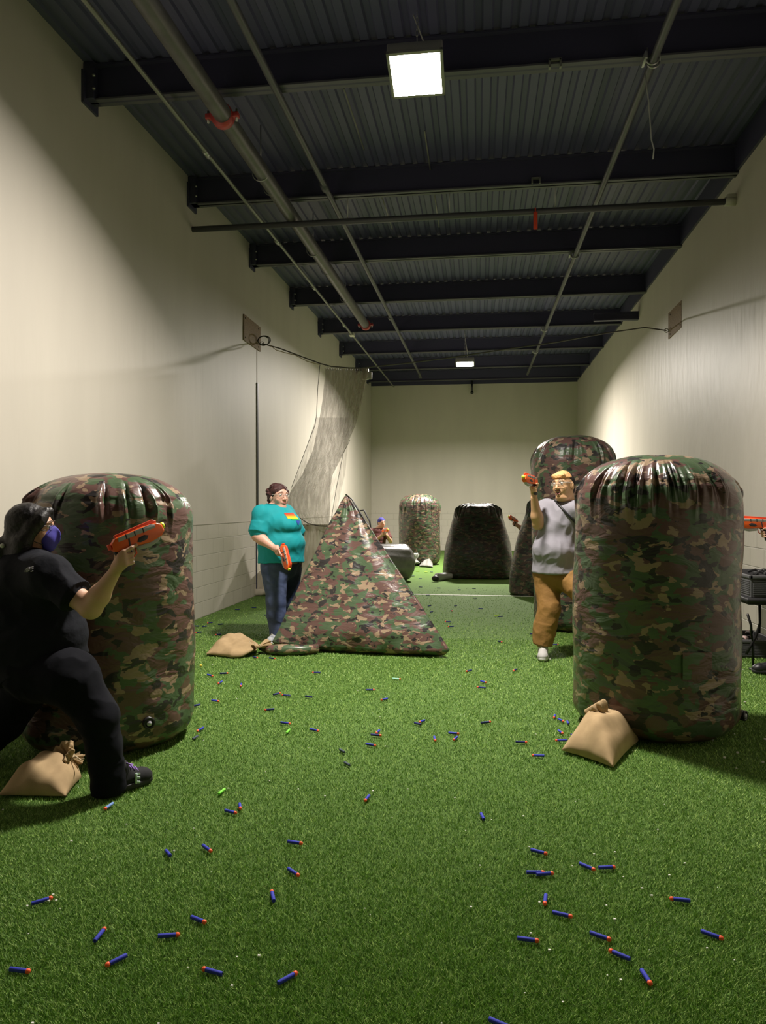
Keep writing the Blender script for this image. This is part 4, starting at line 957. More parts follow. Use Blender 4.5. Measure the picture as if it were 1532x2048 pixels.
# ============ person in teal
def person_teal():
    sk = skin('pink_skin', (.74, .42, .32)); Y0 = 7.65
    m_t = mat('teal_cotton', (.0, .30, .34), .8, bump=(9, .35, .01)); m_j = mat('blue_denim', (.035, .055, .13), .85, noise=(9, (.085, .115, .22), .25), bump=(22, .4, .008)); m_hr = mat('auburn_hair', (.055, .015, .014), .6, bump=(70, .9, .01))
    t = thing('person', 'person in a teal tee and jeans standing with an orange blaster lowered', 'person', (P(556, 1200, Y0).x, Y0, 0))
    f = V(.86, -.50, 0); H_ = Head(P(557, 994, Y0), (.80, -.60, .02), (0, 0, 1), 1.12, 1.12); r, f, u = frame(f)
    nk = P(548, 1018, Y0); ch = P(556, 1050, Y0); wa = P(562, 1085, Y0); pv = P(560, 1120, Y0)
    sR = nk+r*.185+V(0, 0, -.055); sL = nk-r*.185+V(0, 0, -.055); eR = P(514, 1072, 7.42); wR = P(548, 1096, 7.36); Gc = P(559, 1104, 7.34)
    eL = P(598, 1075, 7.95); wL = P(600, 1112, 7.80); gd = V(.27, -.30, -.80).normalized(); gu = V(.72, -.45, .40); gu = (gu-gd*gu.dot(gd)).normalized()
    hR, kR, aR = P(549, 1132, 7.55), P(552, 1205, 7.52), P(554, 1264, 7.52); hL, kL, aL = P(577, 1132, 7.78), P(577, 1203, 7.84), P(572, 1258, 7.90)
    B = Solid(.006); H_.sculpt(B, nk, .065, chin2=.032, k=.03)
    B.cap(nk, ch, .07, .17, .05).cap(ch, wa, .18, .2, .05).cap(wa, pv, .2, .2, .05)
    for s, e, w in ((sR, eR, wR), (sL, eL, wL)): B.chain([nk, s], [.06, .06], .04); B.chain([s, s.lerp(e, .6), e], [.066, .066, .054], .03); B.chain([e, e.lerp(w, .3), w], [.054, .055, .032], .03)
    for h, k, a in ((hR, kR, aR), (hL, kL, aL)): B.chain([h, k, a], [.11, .075, .05], .04)
    grip_hand(B, wR, Gc, gd, gu, 1, q=1.05); relaxed_hand(B, wL, (.1, -.1, -1), (-.8, -.5, 0), side=-1)
    mk('body', B.build(), sk, t)
    S = Solid(.008)
    S.ell(nk+V(0, 0, -.045), (.115, .115, .05), None, .05); S.cap(sR+V(0, 0, -.0), sL, .088, .088, .05)
    S.cap(nk+V(0, 0, -.10), ch, .16, .195, .07, w=r, f=1.12); S.ell(ch+f*.075+V(0, 0, .015), (.195, .20, .135), None, .06); S.ell(ch+f*.125+V(0, 0, -.01), (.15, .17, .10), None, .05)
    S.cap(ch, wa, .195, .225, .05, w=r, f=1.08); S.ell(wa+f*.05+V(0, 0, -.005), (.22, .24, .15), None, .05); 
    S.cap(wa+V(0, 0, -.03), pv+f*.02+V(0, 0, -.028), .228, .242, .05, w=r, f=1.08, flat=True)
    for s, e in ((sR, eR), (sL, eL)):
        S.cap(s, s.lerp(e, .8), .092, .086, .05); S.cap(s.lerp(e, .45), s.lerp(e, .84), .090, .098, .02, flat=True)
    sh = mk('tee_shirt', S.build((15, .011, 12)), m_t, t, label='teal short sleeved tee')
    mk('collar_band', tube([conform(sh, [(nk+V(math.cos(a)*.085, math.sin(a)*.085, .20)+f*.01, V(0, 0, -1))], .004)[0] for a in [2*PI*i/28 for i in range(28)]], .0035, 6, closed=True), m_t, sh)
    T = Solid(.007); T.cap(pv+V(0, 0, .03), pv+V(0, 0, -.05), .19, .195, .05, w=r, f=1.05)
    T.chain([hR+V(0, 0, -.02), kR, kR.lerp(aR, .4), aR+V(0, 0, .03)], [.150, .098, .096, .078], .04); T.cap(kR.lerp(aR, .5), aR+V(0, 0, -.035), .09, .080, .03, flat=True)
    T.chain([hL+V(0, 0, -.02), kL, kL.lerp(aL, .4), aL+V(0, 0, .03)], [.150, .098, .096, .078], .04); T.cap(kL.lerp(aL, .5), aL+V(0, 0, -.035), .09, .080, .03, flat=True)
    mk('jeans', T.build((16, .009, 4)), m_j, t, label='dark blue jeans')
    m_sn = mat('white_grey_sneaker', (.50, .52, .54), .6, noise=(18, (.16, .18, .22), .2)); m_so = mat('white_sole', (.65, .65, .62), .5)
    shoe(t, (aR.x-.01, aR.y, 0), (-.12, -.95), .25, m_sn, m_so, m_white); shoe(t, (aL.x, aL.y, 0), (.4, -.9), .25, m_sn, m_so, m_white)
    Hh = Solid(.006); R = H_.R(); q = 1.12
    Hh.ell(H_.p(0, -.022, .036), (.085*q, .104*q, .096*q), R, .02); Hh.ell(H_.p(0, .006, .050), (.077*q, .080*q, .079*q), R, .02); Hh.ell(H_.p(0, -.06, -.02), (.074*q, .060*q, .075*q), R, .03); Hh.ell(H_.p(0, -.10, -.02), (.05, .04, .05), R, .03)
    for x in (-1, 1): Hh.cap(H_.p(x*.070, .03, .055), H_.p(x*.078, -.02, .0), .020, .018, .02)
    rn = random.Random(4)
    for _ in range(34): a = rn.uniform(-.3, PI+.3); yy = rn.uniform(-.105, .05); rr_ = .084*math.sqrt(max(.1, 1-((yy+.02)/.11)**2)); Hh.ell(H_.p(rr_*math.cos(a), yy, .036+rr_*1.08*math.sin(a)), (.017, .017, .014), None, .014)
    for x in (-1, 1):
        for z in (.03, 0, -.03, -.06): Hh.ell(H_.p(x*.068, -.045+rn.uniform(-.01, .01), z), (.02, .02, .02), None, .014)
    Hh.ell(H_.p(0, .110, -.004), (.066*q, .066*q, .090*q), R, .010, True)
    mk('hair', Hh.build((48, .008, 6)), m_hr, t, label='short auburn hair')
    H_.face(t, (.10, .04, .03)); H_.glasses(t, m_clearf)
    # printed rainbow patch and blue triangle
    def strp(v0, v1, u0=0, u1=1):
        TL, TR, BR, BL = (568, 1026.5), (586, 1026), (598, 1040), (577, 1039.5)
        def at(u, v): return (TL[0]*(1-u)*(1-v)+TR[0]*u*(1-v)+BR[0]*u*v+BL[0]*(1-u)*v, TL[1]*(1-u)*(1-v)+TR[1]*u*(1-v)+BR[1]*u*v+BL[1]*(1-u)*v)
        return [at(u0, v0), at(u1, v0), at(u1, v1), at(u0, v1)]
    for nm, c, v0, v1, u0 in (('red_stripe', (.75, .05, .02), 0, .26, 0), ('orange_stripe', (.90, .22, .01), .26, .52, 0), ('yellow_stripe', (.90, .75, .02), .52, .84, 0), ('green_stripe', (.03, .38, .08), .84, 1.06, .28)):
        decal(sh, nm, mat(nm, c, .7), strp(v0, v1, u0, 1.0), Y0, .004, 10, 4, label=nm.replace('_', ' ')+' of the chest print')
    decal(sh, 'blue_triangle', mat('blue_print', (.03, .09, .42), .7), [(591.5, 1041.5), (600, 1041.5), (597, 1050), (595.5, 1050)], Y0, .004, 6, 5, label='blue triangle of the chest print')
    blaster('orange toy blaster held pointing down by the person in teal', Gc, gd, gu, 1.0)
person_teal()

# ============ person in grey, running out on the right
def person_grey():
    sk = skin('tan_skin', (.62, .37, .20)); Y0 = 7.2
    m_t = mat('heather_grey_cotton', (.27, .26, .30), .85, bump=(9, .4, .01)); m_p = mat('mustard_twill', (.30, .155, .035), .8, noise=(10, (.24, .12, .03), .25), bump=(13, .6, .012)); m_bl = mat('bleached_orange_hair', (.78, .42, .17), .6, bump=(60, .8, .01)); m_dk = mat('dark_shaved_hair', (.015, .010, .010), .8)
    t = thing('person', 'person in grey tee and mustard trousers raising an orange blaster overhead', 'person', (P(1105, 1250, Y0).x, Y0, 0))
    H_ = Head(P(1127, 972, 7.12), (-.62, -.78, .02), (-.10, 0, 1), 1.14, 1.06); f = V(-.5, -.86, 0); r, f, u = frame(f)
    nk = P(1132, 1008, Y0); ch = P(1122, 1048, Y0); wa = P(1112, 1100, Y0); pv = P(1112, 1138, Y0)
    sR, eR, wR = P(1092, 1018, 7.26), P(1076, 1048, 7.12), P(1068, 996, 7.02); Gc = P(1069, 977, 6.99)
    sL, eL, wL = P(1166, 1020, 7.02), P(1188, 1072, 6.95), P(1172, 1120, 6.85)
    gd = V(-.50, -.84, .10).normalized(); gu = V(-.12, 0, 1); gu = (gu-gd*gu.dot(gd)).normalized()
    hR, kR, aR = P(1094, 1146, 7.22), P(1098, 1216, 7.12), P(1086, 1284, 7.10); hL, kL, aL = P(1136, 1150, 7.12), P(1176, 1200, 6.92), P(1196, 1272, 7.30)
    B = Solid(.006); H_.sculpt(B, nk, .066, chin2=.03, mouth_open=.014, k=.03)
    B.cap(nk, ch, .07, .16, .05).cap(ch, wa, .17, .18, .05).cap(wa, pv, .18, .17, .05)
    for s, e, w in ((sR, eR, wR), (sL, eL, wL)): B.chain([nk, s], [.06, .06], .04); B.chain([s, s.lerp(e, .6), e], [.064, .062, .052], .03); B.chain([e, e.lerp(w, .3), w], [.052, .053, .032], .03)
    for h, k, a in ((hR, kR, aR), (hL, kL, aL)): B.chain([h, k, a], [.10, .07, .045], .04)
    grip_hand(B, wR, Gc, gd, gu, 1, q=1.05); relaxed_hand(B, wL, (-.3, -.3, -1), (-.8, .3, 0), side=-1)
    mk('body', B.build(), sk, t)
    S = Solid(.008); S.ell(nk+V(0, 0, -.055), (.12, .115, .055), None, .05); S.cap(sR, sL, .085, .085, .05)
    S.cap(nk+V(0, 0, -.10), ch, .145, .170, .06, w=r, f=1.15); S.cap(ch, wa, .170, .190, .06, w=r, f=1.1); S.ell(wa+f*.055, (.19, .2, .15), None, .06); 
    S.cap(wa, pv+V(0, 0, -.035), .195, .212, .05, w=r, f=1.10, flat=True)
    for s, e in ((sR, eR), (sL, eL)): S.cap(s, s.lerp(e, .7), .090, .080, .05); S.cap(s.lerp(e, .4), s.lerp(e, .74), .082, .088, .02, flat=True)
    sh = mk('tee_shirt', S.build((18, .015, 31)), m_t, t, label='heather grey short sleeved tee')
    T = Solid(.007); T.cap(pv+V(0, 0, .03), pv+V(0, 0, -.05), .18, .175, .05, w=r, f=1.05)
    for h, k, a in ((hR, kR, aR), (hL, kL, aL)):
        T.chain([h+V(0, 0, -.02), k, k.lerp(a, .4), a+V(0, 0, .03)], [.138, .098, .100, .088], .04); T.cap(k.lerp(a, .5), a+(a-k).normalized()*.03, .10, .094, .03, flat=True)
    mk('trousers', T.build((15, .014, 14)), m_p, t, label='baggy mustard trousers')
    m_sn = mat('light_grey_knit_sneaker', (.48, .47, .46), .8); m_so = mat('white_sole', (.65, .65, .62), .5)
    shoe(t, (aR.x+.0, aR.y, 0), (-.10, -.99), .29, m_sn, m_so, m_white, w=.052); shoe(t, (aL.x, aL.y, 0), (-.3, -.9), .29, m_sn, m_so, m_white)
    R = H_.R(); q = 1.14
    D_ = Solid(.005); D_.ell(H_.p(0, -.020, .036), (.081*q, .100*q, .093*q), R, .02); D_.ell(H_.p(0, -.05, -.02), (.070*q, .062*q, .07*q), R, .03); D_.ell(H_.p(0, .09, -.02), (.076*q, .068*q, .10*q), R, .01, True)
    mk('shaved_sides', D_.build(), m_dk, t, label='dark shaved hair at the sides')
    Hh = Solid(.005); Hh.ell(H_.p(0, .0, .040), (.081*q, .102*q, .092*q), R, .02); Hh.cap(H_.p(-.044, .074, .084), H_.p(.044, .074, .084), .016, .018, .02); Hh.box(H_.p(0, -.01, -.06), (.2, .25, .138), R, .01, .01, True)
    mk('hair', Hh.build((45, .005, 8)), m_bl, t, label='bleached orange hair on top')
    H_.face(t, (.04, .03, .02), mouth_open=.013); H_.glasses(t, m_clearf)
    Ms = Solid(.004); Ms.cap(H_.p(-.024, .094, -.042), H_.p(.024, .094, -.042), .0055, .0055, .01); mk('moustache', Ms.build((80, .002, 1)), m_dk, t)
    eye = Vector((0, 0, CAMH)); pts = [(eye+Vector(ray(x, y))*6.0, Vector(ray(x, y))) for x, y in [(1110+i*5, 1002+i*5.2) for i in range(10)]]
    mk('shoulder_strap', tube(conform(sh, pts, .006), .010, 6), m_black, t, label='thin black strap across the chest')
    blaster('orange toy blaster raised above the hand of the person in grey', Gc, gd, gu, .95)
person_grey()

# ============ simpler, distant or mostly hidden people
def small_person(label, J, cols, hf, hairdo, gun=None, kneel=False, q=1.0, sides=(1, -1), vox=.009, cap=None, bf=None, shoes=True, legs='trousers'):
    skc, shc, ptc, hrc = cols; Y0 = J['pv'].y
    sk = skin('skin_%d' % int(skc[0]*1000), skc); nm = label.split()[2]
    m_t = mat('cloth_'+str(abs(hash(shc)) % 9999), shc, .85, bump=(9, .4, .01)); m_p = mat('cloth_'+str(abs(hash(ptc)) % 9999), ptc, .85, bump=(12, .4, .01)); m_h = mat('hair_'+str(abs(hash(hrc)) % 9999), hrc, .7, bump=(60, .7, .01))
    t = thing('person', label, 'person', (J['pv'].x, J['pv'].y, 0)); H_ = Head(J['hd'], hf, (0, 0, 1), 1.0)
    r, f, u = frame(bf or (hf[0], hf[1], 0)); nk, ch, pv = J['nk'], J['ch'], J['pv']
    B = Solid(vox); H_.sculpt(B, nk, .058, k=.02); B.cap(nk, ch, .06, .13, .05).cap(ch, pv, .13, .13, .05)
    arms = [(J['sR'], J['eR'], J['wR']), (J['sL'], J['eL'], J['wL'])]
    for s, e, w in arms: B.chain([nk, s], [.055, .052], .04); B.chain([s, e], [.052, .043], .03); B.chain([e, e.lerp(w, .3), w], [.043, .045, .028], .03)
    for a, b, c in (('hR', 'kR', 'aR'), ('hL', 'kL', 'aL')): B.chain([J[a], J[b], J[c]], [.09, .06, .042], .04)
    if gun: grip_hand(B, J['wR'], gun[0], gun[1], gun[2], 1)
    else: relaxed_hand(B, J['wR'], J['wR']-J['eR'], (0, 0, -1))
    relaxed_hand(B, J['wL'], J['wL']-J['eL'], J.get('palmL', (0, 0, -1)), side=-1, curl=.7)
    mk('body', B.build(), sk, t)
    S = Solid(vox); S.ell(nk+V(0, 0, -.05), (.11, .10, .05), None, .05); S.cap(J['sR'], J['sL'], .07, .07, .05); S.cap(nk+V(0, 0, -.09), ch, .13, .15, .05, w=r, f=1.2); S.cap(ch, ch.lerp(pv, .3), .15, .155, .05, w=r, f=1.15); S.cap(ch.lerp(pv, .25), pv+V(0, 0, -.05), .155, .165, .03, w=r, f=1.12, flat=True)
    for s, e, w in arms: S.cap(s, s.lerp(e, .6), .075, .068, .04); S.cap(s.lerp(e, .4), s.lerp(e, .68), .070, .074, .02, flat=True)
    mk('tee_shirt', S.build((12, .008, 3)), m_t, t)
    T = Solid(vox); T.cap(pv, pv+V(0, 0, -.06), .14, .15, .05, w=r, f=1.1)
    for a, b, c in (('hR', 'kR', 'aR'), ('hL', 'kL', 'aL')): T.chain([J[a], J[b], J[c]], [.115, .08, .06], .04); T.cap(J[b].lerp(J[c], .6), J[c], .068, .068, .02, flat=True)
    mk('trousers', T.build((14, .007, 6), .01), m_p, t)
    if shoes:
        for a in ('aR', 'aL'): shoe(t, (J[a].x, J[a].y, 0), J.get('toe', (f.x, f.y)), .27, m_black, mat('black_sole', (.02, .02, .022), .6), None)
    R = H_.R()
    if cap:
        C_ = Solid(.006); C_.ell(H_.p(0, -.015, .045), (.086, .104, .092), R, .02); C_.ell(H_.p(0, .02, -.05), (.13, .15, .085), R, .01, True); mk('cap', C_.build((40, .003, 2)), mat('navy_blue_cap', cap, .8), t, label='blue cap')
    Hh = Solid(.006); Hh.ell(H_.p(0, -.022, .036), (.082, .100, .091), R, .02); Hh.ell(H_.p(0, -.05, -.02), (.072, .06, .07), R, .03); Hh.ell(H_.p(0, .09, -.02), (.07, .064, .095), R, .01, True); mk('hair', Hh.build((60, .003, 2)), m_h, t)
    H_.face(t)
    if gun: blaster(gun[3], gun[0], gun[1], gun[2], gun[4] if len(gun) > 4 else 1.0)
    return t
# far person, half hidden behind the lying barrel bunker
Y = 17.2; q = lambda x, y, dy=0: P(x, y, Y+dy)
gd = V(.55, -.80, .12).normalized(); gu = V(0, .1, 1).normalized()
small_person('person in a maroon tee and blue cap peeking over the barrel bunker', dict(hd=q(763, 1046), nk=q(758, 1058), ch=q(757, 1076), pv=q(755, 1106), sR=q(742, 1063, .0), eR=q(748, 1084, -.12), wR=q(764, 1070, -.24), sL=q(773, 1063, 0), eL=q(781, 1083, -.1), wL=q(775, 1072, -.30), palmL=(-1, 0, .2),
    hR=q(748, 1112), kR=V(q(748, 1112).x+.12, Y-.40, .08), aR=V(q(748, 1112).x, Y+.05, .07), hL=q(762, 1112), kL=V(q(764, 1112).x+.12, Y-.35, .40), aL=V(q(766, 1112).x+.10, Y-.35, .08), toe=(.3, -.9)),
    ((.50, .27, .19), (.085, .022, .020), (.02, .02, .03), (.02, .012, .01)), (.62, -.78, 0), None, gun=(q(767, 1068, -.30), gd, gu, 'small orange toy blaster in the hands of the person in the blue cap'), cap=(.035, .03, .22))
# person behind the half hidden wedge: only the forearm shows
Y = 13.15; gd = V(-.80, -.35, .45).normalized(); gu = V(.35, 0, .9); gu = (gu-gd*gu.dot(gd)).normalized()
small_person('person in black hiding behind the wedge bunker with one forearm sticking out', dict(hd=q(1098, 1036, .15), nk=q(1096, 1052, .15), ch=q(1096, 1072, .15), pv=q(1098, 1108, .15), sR=q(1072, 1060, 0), eR=q(1047, 1059, -.05), wR=q(1033, 1050, -.1), sL=q(1120, 1060, .15), eL=q(1132, 1080, .1), wL=q(1118, 1088, -.05),
    hR=q(1088, 1116, .1), kR=V(q(1088, 1116).x-.30, Y-.08, .40), aR=V(q(1088, 1116).x-.15, Y-.1, .09), hL=q(1106, 1116, .1), kL=V(q(1106, 1116).x-.05, Y-.05, .40), aL=V(q(1106, 1116).x, Y+.12, .09)),
    ((.42, .22, .15), (.012, .012, .014), (.02, .02, .022), (.015, .01, .01)), (-.85, -.5, 0), None, gun=(q(1029, 1047, -.12), gd, gu, 'orange toy blaster tip poking out left of the half hidden wedge', .72))
# person at the right edge of the picture
Y = 6.2; gd = V(-1, .03, .03).normalized(); gu = V(0.05, 0, 1)
G_ = P(1532, 1066, 6.15); X0 = 2.62
small_person('person at the right edge holding out an orange blaster', dict(hd=V(X0-.02, Y+.12, 1.58), nk=V(X0+.01, Y+.12, 1.44), ch=V(X0+.02, Y+.12, 1.26), pv=V(X0+.02, Y+.15, .98), sR=V(X0, Y+.31, 1.38), eR=V(X0-.06, Y+.30, 1.14), wR=V(G_.x+.085, G_.y+.045, G_.z-.035), sL=V(X0, Y-.06, 1.38), eL=V(X0+.03, Y-.13, 1.12), wL=V(X0-.06, Y-.12, .90),
    hR=V(X0+.02, Y+.25, .92), kR=V(X0-.06, Y+.34, .50), aR=V(X0-.06, Y+.45, .10), hL=V(X0+.02, Y+.06, .92), kL=V(X0+.0, Y+.02, .50), aL=V(X0+.03, Y-.02, .10), toe=(-1, .1)),
    ((.70, .42, .30), (.012, .012, .014), (.015, .015, .018), (.03, .02, .015)), (-1, 0, 0), None, gun=(G_, gd, gu, 'orange toy blaster pointing left past the right front cylinder'), vox=.007)
# ------------------------------------------------------------------ foam darts
m_blue = mat('blue_foam', (.022, .035, .42), .75); m_navy = mat('dark_navy_foam', (.012, .020, .14), .8); m_tip = mat('orange_rubber_tip', (.95, .12, .035), .5)
m_green = mat('lime_foam', (.22, .75, .06), .7); m_lblue = mat('light_blue_foam', (.16, .28, .62), .7); m_cyan = mat('pale_cyan_foam', (.35, .70, .55), .7); m_yg = mat('yellow_green_foam', (.55, .78, .08), .7); m_grey = mat('grey_foam', (.05, .07, .10), .8)
m_hole = mat('dart_hollow', (.005, .005, .01), .9)
DART = {}
def dart_mesh(kind):
    """unit dart along +x, centre at 0, 72 mm long"""
    if kind in DART: return DART[kind]
    body, tip = {'b': (m_blue, m_tip), 'n': (m_navy, m_tip), 'B': (m_blue, None), 'N': (m_navy, None), 'g': (m_green, m_green), 'l': (m_lblue, m_tip), 'c': (m_cyan, m_tip), 'y': (m_yg, m_yg), 'G': (m_grey, None)}[kind]
    L_, R_ = .036, .0070; e0 = -L_; e1 = L_-(.014 if tip else .010)
    def lat(prof, n=16):
        vs, fs = [], []
        for x, r in prof:
            for k in range(n): a = 2*PI*k/n; vs.append((x, r*math.cos(a), r*math.sin(a)))
        for j in range(len(prof)-1):
            for k in range(n): q = (k+1) % n; fs.append((j*n+k, j*n+q, (j+1)*n+q, (j+1)*n+k))
        return vs, fs
    def me(nm, vf, m):
        d = bpy.data.meshes.new(nm); d.from_pydata([tuple(v) for v in vf[0]], [], vf[1]); d.update(); d.shade_smooth(); d.materials.append(m); return d
    bodym = me('foam_body', lat([(e0+.012, .0026), (e0, .0028), (e0, R_*.93), (e0+.0012, R_), (e1-.0012, R_), (e1, R_*.93), (e1, .0)]), body)
    tipm = me('rubber_tip', lat([(e1, R_*.9), (e1+.001, R_*1.08), (e1+.006, R_*1.10), (e1+.010, R_*.95), (e1+.013, R_*.5), (e1+.0138, 0)]), tip) if tip else None
    holem = me('hollow_end', lat([(e0+.011, 0), (e0+.011, .0029)]), m_hole)
    DART[kind] = (bodym, tipm, holem); return DART[kind]
ndart = [0]
def dart(kind, x0, y0, x1, y1, label, lift=0.0):
    """tail pixel, tip pixel"""
    z = .016+lift; a, b = G(x0, y0, z), G(x1, y1, z); d = (b-a); d.z = 0
    if d.length < 1e-4: d = V(1, 0, 0)
    c = (a+b)/2; bm_, tm, hm = dart_mesh(kind)
    nearish = c.y < 9
    o = bpy.data.objects.new('foam_dart', None); COL.objects.link(o); o.location = c; o.empty_display_size = .03
    o.rotation_euler = (random.uniform(0, 6), random.uniform(-.06, .06), math.atan2(d.y, d.x)); 
    def ch(nm, me):
        q = bpy.data.objects.new(nm, me); COL.objects.link(q); q.parent = o
    ch('foam_body', bm_)
    if tm: ch('rubber_tip', tm)
    if nearish: ch('hollow_end', hm)
    props(o, label, 'foam dart', 'foam darts scattered on the turf'); ndart[0] += 1
